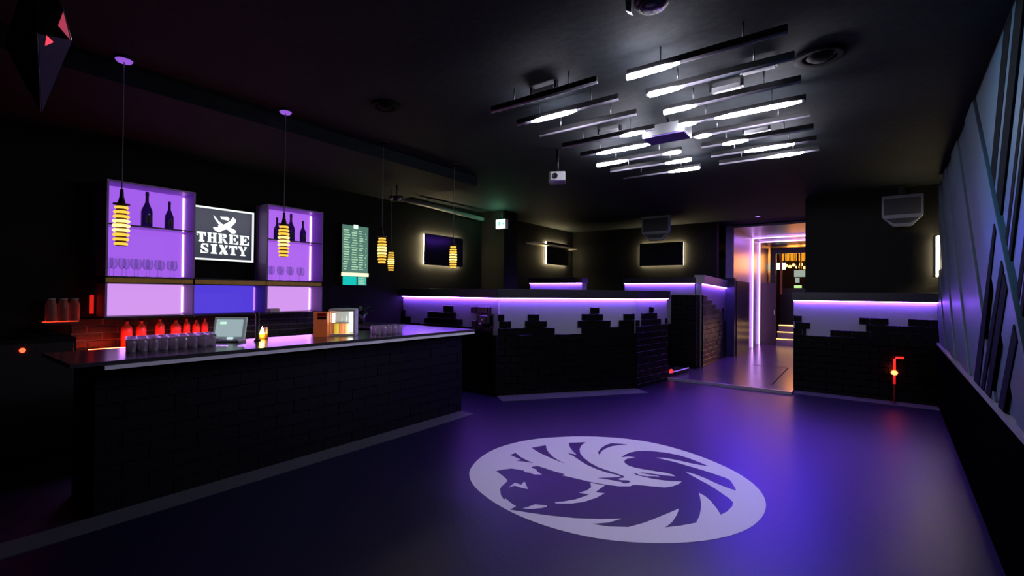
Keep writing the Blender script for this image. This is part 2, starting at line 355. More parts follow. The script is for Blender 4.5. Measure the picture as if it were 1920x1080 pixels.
# ------------------------------------------------------------------ low walls with LED caps and stepped brick cladding
RH, Z0 = .1085, .072       # course height, first joint
LV = lambda k: Z0+RH*(8+k)   # T0 = LV(0) = .94
def knee(name, label, cat, a, b, rows, zled=1.515, zcap=1.655, full_to=0, brick=.225, th=.22, led=M_led, cap_m=M_cap, over=.06, zled_b=None, px=None, ledpart=(0, 1), bt=.03):
    """a,b floor points, the seen face is to the right of a->b; rows: {k: [(px0,px1)..]} courses above T0 by picture column"""
    a = Vector((*a, 0)); b = Vector((*b, 0)); d = (b-a); L = d.length; d.normalize(); n = Vector((d.y, -d.x, 0))
    t = thing(name, label, cat, a)
    if n.dot(CAMP-a) < 0: n = -n
    up_ = Vector((0, 0, 1)); zb = zled_b if zled_b is not None else zled; hc = zcap-zled
    W = lambda s, z, o: d*s+n*o+up_*z
    prism('body', [W(0, 0, 0), W(L, 0, 0), W(L, zb, 0), W(0, zled, 0)], -n*th, M_white, t)
    prism('cap', [W(-.02, zled, over), W(L+.02, zb, over), W(L+.02, zb+hc, over), W(-.02, zled+hc, over)], -n*(th+over+.03), cap_m, t, bevel=.004)
    s0, s1 = L*ledpart[0], L*ledpart[1]
    prism('led_strip', [W(s0, zled-.007, .012), W(s1, zb-.007, .012), W(s1, zb-.001, .012), W(s0, zled-.001, .012)], n*.022, led, t)
    def s_of(x): p = onp(x, 560, a, n)-a; return min(max(p.dot(d), 0), L)
    cache = {}
    def brk(s, e, z, h):
        key = (round(e-s, 3), round(h, 3))
        if key not in cache:
            bm = bmesh.new(); g = .004; A = d*g+up_*g; w_ = e-s
            p = [d*g+up_*g, d*(w_-g)+up_*g, d*(w_-g)+up_*(h-g), d*g+up_*(h-g)]
            c = [q*1 for q in p]; inn = [p[0]+d*.004+up_*.004, p[1]-d*.004+up_*.004, p[2]-d*.004-up_*.004, p[3]+d*.004-up_*.004]
            v0 = [bm.verts.new(q) for q in p]; v1 = [bm.verts.new(q+n*(bt-.004)) for q in p]; v2 = [bm.verts.new(q+n*bt) for q in inn]
            for i in range(4):
                j = (i+1) % 4; bm.faces.new((v0[i], v0[j], v1[j], v1[i])); bm.faces.new((v1[i], v1[j], v2[j], v2[i]))
            bm.faces.new(v2); o = new('brick', bm, M_brick, t); cache[key] = o.data
        else:
            o = bpy.data.objects.new('brick', cache[key]); COL.objects.link(o); o.parent = t
        rr = random.random()
        o.location = d*s+up_*z+n*random.uniform(0, .006)
    def course(s, e, z, h, k):
        x = s; st = s-((s + (brick/2 if k % 2 else 0)) % brick)
        while st < e-1e-4:
            q0, q1 = max(st, s), min(st+brick, e)
            if q1-q0 > .03: brk(round(q0, 3), round(q1, 3), z, h)
            st += brick
    prism('grout', [W(0, 0, 0), W(L, 0, 0), W(L, LV(0)-.004, 0), W(0, LV(0)-.004, 0)], n*.012, M_grout, t)
    if full_to is not None:
        course(0, L, 0, Z0, 1)
        for k in range(8): course(0, L, Z0+RH*k, RH, k)
    for k, iv in rows.items():
        for x0, x1 in iv:
            s, e = sorted((s_of(x0), s_of(x1)))
            if e-s > .03: course(s, e, LV(k-1), RH, k)
    return t
ROWA = {1: [(740, 926)], 2: [(745, 772), (798.7, 868.5), (887, 926)], 3: [(745, 761.4), (804, 856), (897, 926)], 4: [(745, 750.5), (833.6, 851), (885, 922)]}
knee('brick_low_wall', 'low white wall behind the bar end with violet strip and stepped black bricks', 'low wall', (-6.68, 5.68), (-4.475, 5.68), ROWA)
ROWB = {1: [(931, 1040), (1089.5, 1189)], 2: [(935.5, 958.4), (981, 1025), (1082, 1144), (1159.5, 1189)], 3: [(924, 945.8), (989.4, 1011), (1090, 1130), (1168, 1189)], 4: [(1103, 1123)]}
knee('brick_low_wall', 'long slanting low wall beyond the bar with stepped bricks below a violet strip', 'low wall', (-4.50, 5.69), (-3.05, 7.62), ROWB)
ROWC = {1: [(1189, 1250)], 2: [(1189, 1197), (1201.7, 1237), (1247, 1252)], 3: [(1189, 1193), (1201.7, 1230)], 4: [(1215, 1223)]}
knee('brick_low_wall', 'short glinting brick low wall running to the passage step', 'low wall', (-3.04, 7.62), (-2.88, 8.75), ROWC)
ROWR = {1: [(1480, 1512), (1556.5, 1760)], 2: [(1480, 1521.7), (1623, 1760)], 3: [(1480, 1504), (1610.7, 1670), (1702, 1760)]}
knee('brick_low_wall', 'right hand low wall beside the slanted panels with stepped bricks and violet strip', 'low wall', (.93, 9.21), (-.885, 9.21), ROWR, th=.3)
struct(box('trim_11', (-4.53, 5.62, 0), (-4.46, 5.70, .93), M_grout), 'black corner post between the two left brick walls', 'post')
# rear raised seating walls
knee('seating_wall', 'violet lit white wall end seen above the left brick wall near the exit sign', 'low wall', (-6.35, 9.3), (-4.95, 9.3), {}, zled=1.83, zcap=1.95, full_to=None)
knee('seating_wall', 'violet lit white wall below the far speaker and screen', 'low wall', (-4.47, 10.53), (-2.86, 10.53), {}, zled=1.84, zcap=1.97, full_to=None)
ROWE = {1: [(1312, 1356)], 2: [(1312, 1356)], 3: [(1312, 1349), (1353, 1356)], 4: [(1312, 1340)], 5: [(1312, 1333)], 6: [(1312, 1323)]}
knee('seating_wall', 'side wall at the passage with bricks lit by the passage lights', 'low wall', (-2.72, 10.54), (-2.72, 12.75), ROWE, zled=1.83, zled_b=1.77, th=.12, zcap=2.02, cap_m=mat('grey_cap', (.35, .33, .35), .5))
# brick pier
pier = thing('brick_pier', 'tall black block of bricks standing left of the passage', 'pier', (-3.26, 10.2, 0))
box('core', (0, .01, 0), (.54, .22, 1.585), M_grout, pier)
box('top_edge', (-.01, -.02, 1.585), (.56, .22, 1.60), mat('pale_pier_top', (.3, .3, .34), .4), pier)
bm_cache = {}
for k in range(15):
    x = 0 if k % 2 else -.11
    while x < .54:
        q0, q1 = max(x, 0), min(x+.22, .54)
        if q1-q0 > .03:
            key = round(q1-q0, 3)
            if key not in bm_cache:
                o = box('brick', (.004, -.02, .004), (q1-q0-.004, .012, .1), M_brick, pier, bevel=.003); bm_cache[key] = o.data
            else:
                o = bpy.data.objects.new('brick', bm_cache[key]); COL.objects.link(o); o.parent = pier
            o.location = (q0, random.uniform(-.004, 0), k*.1055)
        x += .22
struct(box('trim_8', (-2.80, 12.75, 0), (-2.50, 12.95, 2.02), mat('dark_blue_gloss', (.02, .02, .05), .25)), 'dark blue post between seating wall and passage', 'post')
struct(box('trim_9', (-2.56, 12.95, 0), (-2.48, 14.6, 1.95), mat('dark_blue_gloss', (.02, .02, .05), .25)), 'dark shiny wainscot along the passage wall', 'wainscot')

# ------------------------------------------------------------------ bar
HB = 1.10
bar = thing('bar_counter', 'long black tiled bar with glossy dark top and pale edge strip', 'bar counter', (-4.29, .9, 0))
BL = 4.65-.9
box('body', (-.6, 0, 0), (-.01, BL, 1.07), M_grout, bar)
box('return_body', (-2.3, BL-.55, 0), (-.5, BL-.02, 1.07), M_grout, bar)
box('end_panel', (-.5, BL, 0), (0, BL+.02, 1.0), M_black, bar)
tc = {}
for k in range(9):
    x = 0 if k % 2 else -.16; h = 1.0/9
    while x < BL:
        q0, q1 = max(x, 0), min(x+.32, BL)
        if q1-q0 > .03:
            key = round(q1-q0, 2)
            if key not in tc:
                o = box('tile', (-.012, .003, .003), (.0, q1-q0-.003, h-.003), M_tile, bar, bevel=.002); tc[key] = o.data
            else:
                o = bpy.data.objects.new('tile', tc[key]); COL.objects.link(o); o.parent = bar
            o.location = (random.uniform(-.003, .001), q0, k*h)
        x += .32
box('edge_strip', (.10, 0.02, 1.042), (.150, BL+.1, 1.070), M_stripw, bar)
pl = [(-.74, -.16), (.14, -.16), (.14, BL+.12), (-2.35, BL+.12), (-2.35, BL-.6), (-.74, BL-.6)]
prism('worktop', [(x, y, 1.071) for x, y in pl], (0, 0, .029), M_top, bar, bevel=.004)

# back bar base, splashback bricks
bb = thing('back_bar', 'low dark cupboard run behind the bar under the lit shelves', 'back bar', (XL, 1.2, 0))
box('body', (0.01, 0, 0), (.52, 2.7, .93), M_black, bb)
box('worktop', (0.01, -.02, .93), (.56, 2.72, .96), M_top, bb)
for i in range(4):
    d_ = box('door', (.52, .03+i*.665, .08), (.54, .67+i*.665, .88), M_plas, bb, bevel=.004); box('handle', (.54, .60+i*.665, .6), (.555, .615+i*.665, .8), M_alu, d_)
sp = thing('splashback', 'dark brick splashback lit red under the shelves', 'splashback', (XL, 1.2, .96))
box('backing', (.003, 0, 0), (.01, 3.0, .308), mat('grey_mortar', (.28, .26, .26), .7), sp)
sc_ = {}
for k in range(4):
    y = 0 if k % 2 else -.13
    while y < 3.0:
        q0, q1 = max(y, 0), min(y+.26, 3.0)
        if q1-q0 > .03:
            key = round(q1-q0, 2)
            if key not in sc_:
                o = box('brick', (.01, .007, .007), (.028, q1-q0-.007, .070), mat('splash_brick', (.02, .018, .018), .4, noise=.3, bump=.4), sp, bevel=.003); sc_[key] = o.data
            else:
                o = bpy.data.objects.new('brick', sc_[key]); COL.objects.link(o); o.parent = sp
            o.location = (0, q0, k*.077)
        y += .26
tag(box('light_strip', (XL+.33, 1.28, .961), (XL+.345, 2.5, .972), glow('red_strip', (1, .04, .01), 70)), 'red light strip at the foot of the splashback', 'light strip')

# ------------------------------------------------------------------ lit shelf cabinets behind the bar
XF = -6.36
def yof(x, X=XF): return onx(x, 500, X).y
def zof(x, y, X=XF): return onx(x, y, X).z
y10, y11 = yof(198), yof(365); y20, y21 = yof(500), yof(605)
zt, zs2, zg1, zg0, zb = 2.74, 2.29, 1.735, 1.655, 1.30
G_up = glow('violet_lightbox', (.36, .11, .82), 1.0); G_up2 = glow('violet_lightbox_far', (.42, .13, .85), 1.0)
G_lo = glow('pink_lightbox', (.66, .31, .87), 1.0); G_mid = glow('blue_lightbox', (.085, .045, .70), 1.0)
M_shelf = glassy('glass_shelf', (.5, .3, .7), .35, tint=(.5, .35, .75))
def cabinet(name, label, y0, y1, mu, ml):
    L = y1-y0; D = XF-(XL+.02); t = thing(name, label, 'lit cabinet', (XL+.02, y0, zb)); tk = .018; Z = lambda z: z-zb
    box('side_panel', (0, 0, 0), (D, tk, Z(zt)), M_cab, t); box('side_panel', (0, L-tk, 0), (D, L, Z(zt)), M_cab, t)
    box('top_panel', (0, 0, Z(zt)), (D, L, Z(zt)+tk), M_cab, t)
    box('lower_shelf', (0, -.0, Z(zg0)), (D, L, Z(zg1)-.001), M_cap, t)
    box('shelf_edge', (D-.002, 0, Z(zg0)+.012), (D+.006, L*.98, Z(zg1)-.018), M_gold, t)
    box('bottom_panel', (0, 0, -.02), (D, L, 0), M_cap, t)
    box('upper_lightbox', (0, tk, Z(zg1)), (.012, L-tk, Z(zt)), mu, t); box('lower_lightbox', (0, tk, 0), (.012, L-tk, Z(zg0)), ml, t)
    box('glass_shelf', (.012, tk, Z(zs2)-.006), (D-.01, L-tk, Z(zs2)+.006), M_shelf, t)
    box('shelf_rim', (D-.012, tk, Z(zs2)-.009), (D-.002, L-tk, Z(zs2)+.007), mat('dark_shelf_rim', (.05, .03, .08), .4), t)
    e = glow('cabinet_led', (.95, .45, 1), 4.5)
    box('light_strip', (.012, L-tk-.014, .02), (.03, L-tk-.002, Z(zg0)-.02), e, t)
    box('light_strip', (.012, L-tk-.014, Z(zg1)+.02), (.03, L-tk-.002, Z(zs2)-.02), e, t); box('light_strip', (.012, L-tk-.014, Z(zs2)+.02), (.03, L-tk-.002, Z(zt)-.02), e, t)
    return t
cabinet('shelf_cabinet', 'large violet lit cabinet left of the screen with two big bottles', y10, y11, G_up, G_lo)
cabinet('shelf_cabinet', 'narrower violet lit cabinet right of the screen with three bottles', y20, y21, G_up2, G_lo)
mid = thing('niche_cabinet', 'low blue lit niche under the screen between the violet cabinets', 'lit cabinet', (XL+.02, y11+.004, zb))
Lm = y20-y11-.008; D = XF-(XL+.02)
box('lightbox', (0, 0.002, 0), (.012, Lm-.002, zg0-zb), G_mid, mid); box('top_shelf', (0, 0, zg0-zb), (D, Lm, zg1-zb-.001), M_cap, mid)
box('shelf_edge', (D-.002, 0, zg0-zb+.012), (D+.006, Lm, zg1-zb-.018), M_gold, mid); box('bottom_panel', (0, 0, -.02), (D, Lm, 0), M_cap, mid)
box('light_strip', (.012, Lm-.02, .02), (.028, Lm-.008, zg0-zb-.02), glow('blue_led_edge', (.5, .2, 1), 1.4), mid)
box('side_panel', (0, Lm-.006, 0), (D, Lm, zg0-zb), M_cab, mid)
# bottles
def bottle(name, label, x, ybase, ytop, X=-6.5, z=None, m=M_bottle, group=None, fat=1.0):
    z = zs2+.007 if z is None else z
    p = onx(x, ybase, X); h = onx(x, ytop, X).z-z; r = h*.135*fat
    t = thing(name, label, 'bottle', (X, p.y, z), group)
    lathe('body', [(0, 0), (r*.9, 0), (r, h*.02), (r, h*.42), (r*.92, h*.5), (r*.55, h*.62), (r*.34, h*.70), (r*.30, h*.74)], m, t, 18)
    lathe('neck', [(r*.31, h*.74), (r*.29, h*.9), (r*.36, h*.905), (r*.36, h*.94), (r*.3, h*.945), (r*.3, h), (0, h)], M_foil, t, 14)
    box('label', (r*.75, -r*.5, h*.12), (r*.98, r*.5, h*.34), mat('bottle_label', (.10, .07, .14), .6), t)
    return t
bottle('champagne_bottle', 'largest dark bottle on the upper shelf of the left lit cabinet', 275, 428, 360)
bottle('champagne_bottle', 'smaller dark bottle right of the large one in the left lit cabinet', 317, 432, 378)
bottle('champagne_bottle', 'leftmost bottle behind the hanging lamp in the right lit cabinet', 519, 450, 408)
bottle('champagne_bottle', 'tallest bottle in the middle of the right lit cabinet', 545, 456, 401)
bottle('champagne_bottle', 'slim bottle at the right end of the right lit cabinet', 567.5, 458, 414)
# stemmed glasses
def wineglass(label, x, X, group, z=zg1):
    t = thing('wine_glass', label, 'glass', (X, onx(x, 500, X).y, z), group)
    lathe('foot', [(0, 0), (.032, .001), (.03, .004), (.005, .008)], M_glass, t, 14)
    lathe('stem', [(.004, .008), (.0035, .08)], M_glass, t, 8)
    lathe('bowl', [(.004, .08), (.025, .095), (.036, .13), (.034, .17), (.028, .20)], M_glass, t, 14)
    return t
g0 = wineglass('clear stemmed glass standing in the lower part of the left lit cabinet', 205, -6.5, 'stemmed glasses in the left lit cabinet')
for i, x in enumerate([216, 228, 240, 251, 262, 273, 284, 295, 306, 318, 330]):
    dup(g0, (-6.48 if i % 2 else -6.56, onx(x, 500, -6.5).y, zg1), g0['label'])
g1 = wineglass('clear stemmed glass standing in the lower part of the right lit cabinet', 506, -6.5, 'stemmed glasses in the right lit cabinet'); 
for i, x in enumerate([514, 523, 532, 541, 550, 560, 571]):
    dup(g1, (-6.48 if i % 2 else -6.56, onx(x, 500, -6.5).y, zg1), g1['label'])
p = onx(511, 588, -6.42); tag(box('card_stack', (-6.47, p.y-.05, zb), (-6.38, p.y+.075, zb+.05), mat('cream_card', (.9, .8, .8), .7), bevel=.004), 'small pale box in the lowest shelf of the right lit cabinet', 'box')

# logo screen
XS = -6.60
scp = lambda L, X=XS: [Vector((X, onx(360+x/8.64, 375+y/8.64, X).y, onx(360+x/8.64, 375+y/8.64, X).z)) for x, y in L]
o0 = scp([(0, 60)])[0]; o1 = scp([(998, 1020)])[0]; 
zTop = scp([(500, 140)])[0].z; zBot = scp([(500, 985)])[0].z; yR = scp([(998, 600)])[0].y; yL = y11+.004
scr = thing('logo_screen', 'wall screen showing crossed sabres above the words THREE SIXTY', 'screen', (XS, yL, zBot))
loc = lambda P: [p-scr.location for p in P]
box('housing', (-.06, 0, 0), (-.004, yR-yL, zTop-zBot), M_plas, scr)
box('display', (-.004, 0.0, 0), (0, yR-yL, zTop-zBot), mat('logo_display', (.02, .02, .03), .25, emit=(.030, .034, .055), es=1, noise=0), scr)
W_ = glow('logo_white', (.93, 1, .97), 1.15); bd = .022; H_ = zTop-zBot; L_s = yR-yL
boxes('white_border', [((0, 0, H_-bd), (.004, L_s, H_)), ((0, 0, 0), (.004, L_s, bd)), ((0, L_s-bd, bd), (.004, L_s, H_-bd)), ((0, 0, bd), (.004, bd, H_-bd))], W_, scr)
S1 = [(345, 240), (385, 280), (430, 340), (500, 395), (560, 430), (630, 450), (700, 490), (720, 525), (680, 550), (630, 540), (585, 490), (530, 455), (480, 440), (420, 380), (370, 310)]
S2 = [(665, 280), (708, 320), (705, 365), (650, 425), (590, 470), (500, 490), (460, 525), (420, 522), (370, 490), (335, 445), (430, 430), (415, 405), (470, 415), (540, 385), (610, 345)]
S3 = [(455, 265), (500, 272), (570, 272), (610, 305), (590, 338), (520, 320), (475, 310)]
def art(name, L, off=.0): prism(name, loc([p+Vector((.0005+off, 0, 0)) for p in scp(L)]), (.002, 0, 0), W_, scr)
for S in (S1, S2, S3): art('sabre' if S is not S3 else 'blade_mark', S, .001*(S is S2))
# slab letters in unit boxes: polygons (x 0..1, y 0..1 up), with stencil gaps
GL = {
 'T': [[(0, 1), (1, 1), (1, .62), (.86, .62), (.80, .80), (.56, .80), (.56, 0.80), (0.0, .80)], [(0, .82), (.14, .62), (0, .62)], [(.32, .78), (.68, .78), (.68, .18), (.82, .12), (.82, 0), (.18, 0), (.18, .12), (.32, .18)]],
 'H': [[(0, 1), (.44, 1), (.44, .9), (.38, .86), (.38, .14), (.44, .1), (.44, 0), (0, 0), (0, .1), (.07, .14), (.07, .86), (0, .9)], [(.56, 1), (1, 1), (1, .9), (.93, .86), (.93, .14), (1, .1), (1, 0), (.56, 0), (.56, .1), (.62, .14), (.62, .86), (.56, .9)], [(.38, .57), (.62, .57), (.62, .43), (.38, .43)]],
 'R': [[(0, 1), (.42, 1), (.42, 0), (0, 0), (0, .1), (.08, .14), (.08, .86), (0, .9)], [(.48, 1), (.72, 1), (.88, .9), (.9, .72), (.8, .56), (.48, .5), (.48, .62), (.58, .66), (.6, .78), (.48, .86)], [(.48, .46), (.7, .46), (.86, .2), (.9, .1), (1, .1), (1, 0), (.68, 0), (.56, .3), (.48, .34)]],
 'E': [[(0, 1), (.42, 1), (.42, 0), (0, 0), (0, .1), (.08, .14), (.08, .86), (0, .9)], [(.48, 1), (1, 1), (1, .66), (.88, .66), (.76, .86), (.48, .86)], [(.48, .58), (.62, .7), (.7, .7), (.7, .32), (.62, .32), (.48, .44)], [(.48, .14), (.76, .14), (.88, .36), (1, .36), (1, 0), (.48, 0)]],
 'S': [[(.95, 1), (.95, .66), (.82, .66), (.66, .86), (.40, .84), (.1, .62), (.1, .84), (.28, 1)], [(.06, .72), (.10, .5), (.5, .36), (.66, .2), (.95, .1), (.95, .42), (.7, .56), (.36, .68), (.3, .78)], [(.05, 0), (.05, .34), (.18, .34), (.34, .14), (.62, .14), (.92, .06), (.75, 0)]],
 'I': [[(.1, 1), (.9, 1), (.9, .88), (.75, .84), (.75, .16), (.9, .12), (.9, 0), (.1, 0), (.1, .12), (.25, .16), (.25, .84), (.1, .88)]],
 'X': [[(0, 1), (.42, 1), (1, .1), (1, 0), (.58, 0), (0, .9)], [(.66, 1), (1, 1), (1, .88), (.74, .62), (.64, .76), (.72, .88)], [(0, 0), (.36, 0), (.3, .14), (.38, .3), (.28, .42), (0, .12)]],
 'Y': [[(0, 1), (.42, 1), (.58, .56), (.7, .4), (.7, .14), (.84, .1), (.84, 0), (.22, 0), (.22, .1), (.36, .14), (.36, .44), (0, .9)], [(.66, 1), (1, 1), (1, .9), (.74, .54), (.66, .66), (.76, .88)]]}
def word(txt, TLx, TLy, TRx, TRy, BLy, BRy, gap=.12):
    n = len(txt)
    for i, c in enumerate(txt):
        u0 = i/n; u1 = (i+1)/n-gap/n
        for poly in GL[c]:
            q = []
            for px_, py_ in poly:
                uu = u0+(u1-u0)*px_; x = TLx+(TRx-TLx)*uu; yt = TLy+(TRy-TLy)*uu; yb = BLy+(BRy-BLy)*uu
                q.append((x, yt+(yb-yt)*(1-py_)))
            art('letter', q)
word('THREE', 75, 505, 945, 590, 665, 745)
word('SIXTY', 133, 695, 905, 765, 855, 915)

# menu board
XM = -6.6
mb = thing('menu_board', 'tall glowing green price board with pale lettering on the left wall', 'menu board', (XM, yof(640, XM), zof(660, 518, XM)))
mH = zof(664, 422, XM)-zof(664, 518, XM); mW = yof(691, XM)-yof(640, XM)
box('housing', (-.09, 0, -.01), (-.004, mW, mH), M_plas, mb)
box('display', (-.004, .012, .0), (0, mW-.012, mH-.01), glow('menu_green', (.085, .20, .155), 1.0), mb)
mt = glow('menu_text', (.42, .68, .45), 1.0)
L = []
random.seed(3)
for r in range(17):
    z = mH*(.88-r*.047); y = mW*.06
    wd = [(.06, .3), (.36, .6), (.62, .80), (.86, .94)]
    for a, b in wd:
        if r > 12 and a < .1: b = .24
        a += random.uniform(-.01, .03); b -= random.uniform(0, .08)
        L.append(((0, mW*a, z), (.002, mW*b, z+mH*random.uniform(.014, .026))))
boxes('lettering', L, mt, mb)['kind'] = 'stuff'
box('top_badge', (0, mW*.42, mH*.93), (.004, mW*.58, mH*1.01), glow('menu_white', (.8, 1, .85), 1.1), mb)
box('bottom_band', (0, 0, -.0), (.006, mW, mH*.07), glow('menu_band', (1, .98, .62), 1.2), mb)
box('teal_panel', (-.004, mW*.06, -mH*.17), (0, mW*.55, -.004), glow('menu_teal', (.0, .55, .48), 1.0), mb)
box('pale_panel', (-.004, mW*.6, -mH*.17), (0, mW*.92, -.004), glow('menu_pale', (.08, .5, .4), 1.0), mb)
boxes('small_print', [((0, mW*.64, -mH*.15+i*.03), (.002, mW*(.84-.03*(i % 2)), -mH*.15+i*.03+.014)) for i in range(4)], mt, mb)['kind'] = 'stuff'
box('lower_housing', (-.09, .02, -mH*.18), (-.004, mW-.02, -.01), M_plas, mb)

# ------------------------------------------------------------------ things on and over the bar
def tumbler(label, loc_, group, h=.10):
    t = thing('drinking_glass', label, 'glass', loc_, group)
    lathe('wall', [(.031, 0), (.033, .004), (.036, h*.6), (.037, h), (.034, h), (.0325, h*.6), (.030, .012)], M_tum, t, 14)
    lathe('base', [(0, 0), (.031, 0), (.031, .012), (0, .012)], glassy('thick_glass', (.9, .85, 1), .3), t, 14)
    return t
gl = tumbler('clear tumbler in the crowded rows of glasses at the near end of the bar', (-4.64, 1.19, HB), 'tumblers crowded at the near end of the bar')
for r in range(5):
    for c in range(9):
        if r == c == 0: continue
        dup(gl, (-4.64-r*.072+random.uniform(-.004, .004), 1.19+c*.072+r*.018+random.uniform(-.004, .004), HB), gl['label'])
gl2 = tumbler('clear tumbler in the short double row near the far bar corner', (-4.45, 3.42, HB), 'tumblers near the far bar corner', .1)
for r in range(2):
    for c in range(5):
        if r == c == 0: continue
        dup(gl2, (-4.45-r*.08, 3.42+c*.078, HB), gl2['label'])
# register
p = onz(432, 641, HB)
rg = thing('till', 'pale touch screen till standing on the bar beside the tumblers', 'till', (p.x, p.y, HB), None, math.radians(-52+90))
box('base', (-.11, -.06, 0), (.11, .08, .02), M_gplas, rg, bevel=.006)
prism('stand', [(-.04, .03, .02), (.04, .03, .02), (.04, .05, .12), (-.04, .05, .12)], (0, .02, 0), M_gplas, rg)
prism('screen_housing', [(-.15, -.045, .03), (.15, -.045, .03), (.15, .0, .235), (-.15, .0, .235)], (0, .03, 0), mat('till_grey', (.55, .6, .62), .4, emit=(.3, .4, .42), es=.25), rg, bevel=.006)
prism('display', [(-.125, -.0475, .055), (.125, -.0475, .055), (.125, -.0075, .215), (-.125, -.0075, .215)], (0, .004, 0), glow('till_screen', (.32, .42, .45), 1), rg)
prism('key_label', [(-.09, -.0195, .17), (-.03, -.0195, .17), (-.03, -.0135, .193), (-.09, -.0135, .193)], (0, .003, 0), glow('till_green', (.55, .9, .7), 1.1), rg)
box('card_reader', (.0, -.062, .03), (.05, -.046, .05), glow('till_light', (.6, .8, .85), 1), rg)
# juice cooler
p = onz(641, 631, HB)
jc = thing('drinks_cooler', 'white countertop cooler with two bright tubes and coloured juices', 'cooler', (p.x-.05, p.y+.03, HB), None, math.radians(46))
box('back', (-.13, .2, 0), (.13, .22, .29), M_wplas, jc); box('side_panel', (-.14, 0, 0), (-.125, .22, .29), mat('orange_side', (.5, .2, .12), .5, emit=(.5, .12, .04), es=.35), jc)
box('side_panel', (.125, 0, 0), (.14, .22, .29), M_wplas, jc); box('top', (-.14, 0, .27), (.14, .22, .30), M_wplas, jc, bevel=.01); box('base', (-.14, 0, 0), (.14, .22, .02), M_wplas, jc)
for i, (x, c) in enumerate([(-.07, (.8, .65, .08)), (-.01, (.95, .3, .12)), (.045, (1, .7, .3))]):
    lathe('juice_column', [(0, .02), (.024, .02), (.024, .13), (0, .13)], mat('juice_%s' % 'abc'[i], c, .3, emit=c, es=.6), jc, 14, (x, .09, 0))
box('shelf', (-.125, .02, .145), (.125, .2, .15), M_alu, jc)
tube('light_tube', [(-.095, .03, .15), (-.095, .03, .25)], .016, glow('cooler_tube', (.85, 1, .85), 5), jc); tube('light_tube', [(.09, .03, .04), (.09, .03, .26)], .02, glow('cooler_tube', (.85, 1, .85), 5), jc)
for x in (-.02, .03): lathe('small_bottle', [(0, .15), (.012, .15), (.012, .19), (.005, .205), (.005, .22), (0, .22)], M_wplas, jc, 12, (x, .1, 0))
# orange-red lit box left of the cooler
p = onz(595, 633, HB)
ob = thing('bottle_crate', 'red and orange upright box beside the white cooler', 'box', (p.x-.03, p.y+.05, HB), None, math.radians(46))
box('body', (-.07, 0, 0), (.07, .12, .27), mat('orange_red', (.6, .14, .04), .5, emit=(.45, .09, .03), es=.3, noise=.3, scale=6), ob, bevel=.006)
box('dark_label', (-.03, -.003, .19), (.06, 0, .215), M_plas, ob); box('red_panel', (-.03, -.003, .22), (.06, 0, .26), mat('red_panel', (.6, .02, .02), .5), ob)
# tealight
p = onz(505, 637, HB)
tl = thing('candle_lamp', 'small bright amber lamp glowing on the bar in front of the right cabinet', 'lamp', (p.x-.15, p.y, HB))
lathe('holder', [(0, 0), (.03, 0), (.034, .05), (.03, .05), (.027, .01)], glassy('amber_glass', (1, .6, .2), .3), tl, 16)
lathe('flame', [(0, .01), (.018, .02), (.024, .05), (.012, .10), (0, .13)], glow('flame', (1, .62, .12), 40), tl, 12)
box('stand', (-.035, .035, 0), (.035, .04, .12), M_plas, tl); box('foot', (-.04, -.04, 0), (.04, .045, .004), M_plas, tl)
p = onz(487, 640, HB); tag(lathe('table_post', [(0, 0), (.03, 0), (.03, .01), (.018, .02), (.018, .26), (.022, .28), (0, .28)], M_plas, None, 14, (p.x-.05, p.y, HB), True), 'slim dark post standing left of the amber lamp', 'post')
# red lit bottles on the back bar
M_redb = mat('red_lit_glass', (.8, .12, .06), .2, noise=.1)
for i, (x, h, f) in enumerate([(238, .30, 1.5), (265, .30, 1.4), (300, .315, 1.3), (330, .295, 1.5), (350, .31, 1.1), (368, .29, 1.2), (384, .305, 1.1)]):
    labs = ['squat bottle at the left end of the red lit bottles on the back bar', 'second red lit bottle behind the tumblers', 'taller red lit bottle behind the middle of the tumblers', 'short red lit bottle right of the taller one behind the tumblers', 'slim red lit bottle third from the till', 'small red lit bottle second from the till', 'red lit bottle right beside the till']
    y = onx(x, 600, -6.5).y; t = thing('spirit_bottle', labs[i], 'bottle', (-6.5, y, .96), 'red lit bottles on the back bar'); r = .034*f
    lathe('body', [(0, 0), (r, 0), (r, h*.70), (r*.5, h*.80), (r*.33, h*.83), (r*.33, h*.92)], M_redb, t, 16)
    lathe('cap', [(r*.4, h*.92), (r*.4, h), (0, h)], M_plas, t, 12)
rs = thing('red_shelf', 'small dark wall shelf with red underglow left of the lit cabinets', 'shelf', (XL, onx(78, 600, -6.55).y, zof(115, 600, -6.55)-.02))
sl = onx(150, 600, -6.55).y-rs.location.y
box('board', (0.0, 0, -.02), (.24, sl, 0), M_plas, rs); box('light_strip', (.10, .01, 0.0), (.13, sl-.01, .006), glow('red_strip_soft', (1, .03, .01), 3.5), rs)
for i, x in enumerate((95, 118, 139)):
    lab = ['left', 'middle', 'right'][i]
    t = thing('glass_jar', lab+(' one' if 1 else '')+' of the three clear jars on the red glowing wall shelf', 'jar', (-6.585, onx(x, 600, -6.585).y, rs.location.z+.007), 'jars on the red shelf')
    lathe('body', [(0, 0), (.042, 0), (.044, .01), (.044, .17), (.032, .2), (.032, .215)], glassy('jar_glass', (.8, .5, .5), .16), t, 18)
    lathe('lid', [(.034, .215), (.034, .235), (0, .235)], M_gplas, t, 14)
tag(box('red_wall_light', (XL+.005, onx(168, 570, XL).y, zof(172, 588, XL)), (XL+.02, onx(175, 570, XL).y, zof(172, 553, XL)), glow('red_panel_light', (1, .02, .01), .7)), 'narrow upright red light just left of the violet cabinet', 'light')
fr = thing('fridge', 'black undercounter fridge with a red indicator dot at the far left', 'fridge', (XL+.02, -.9, 0))
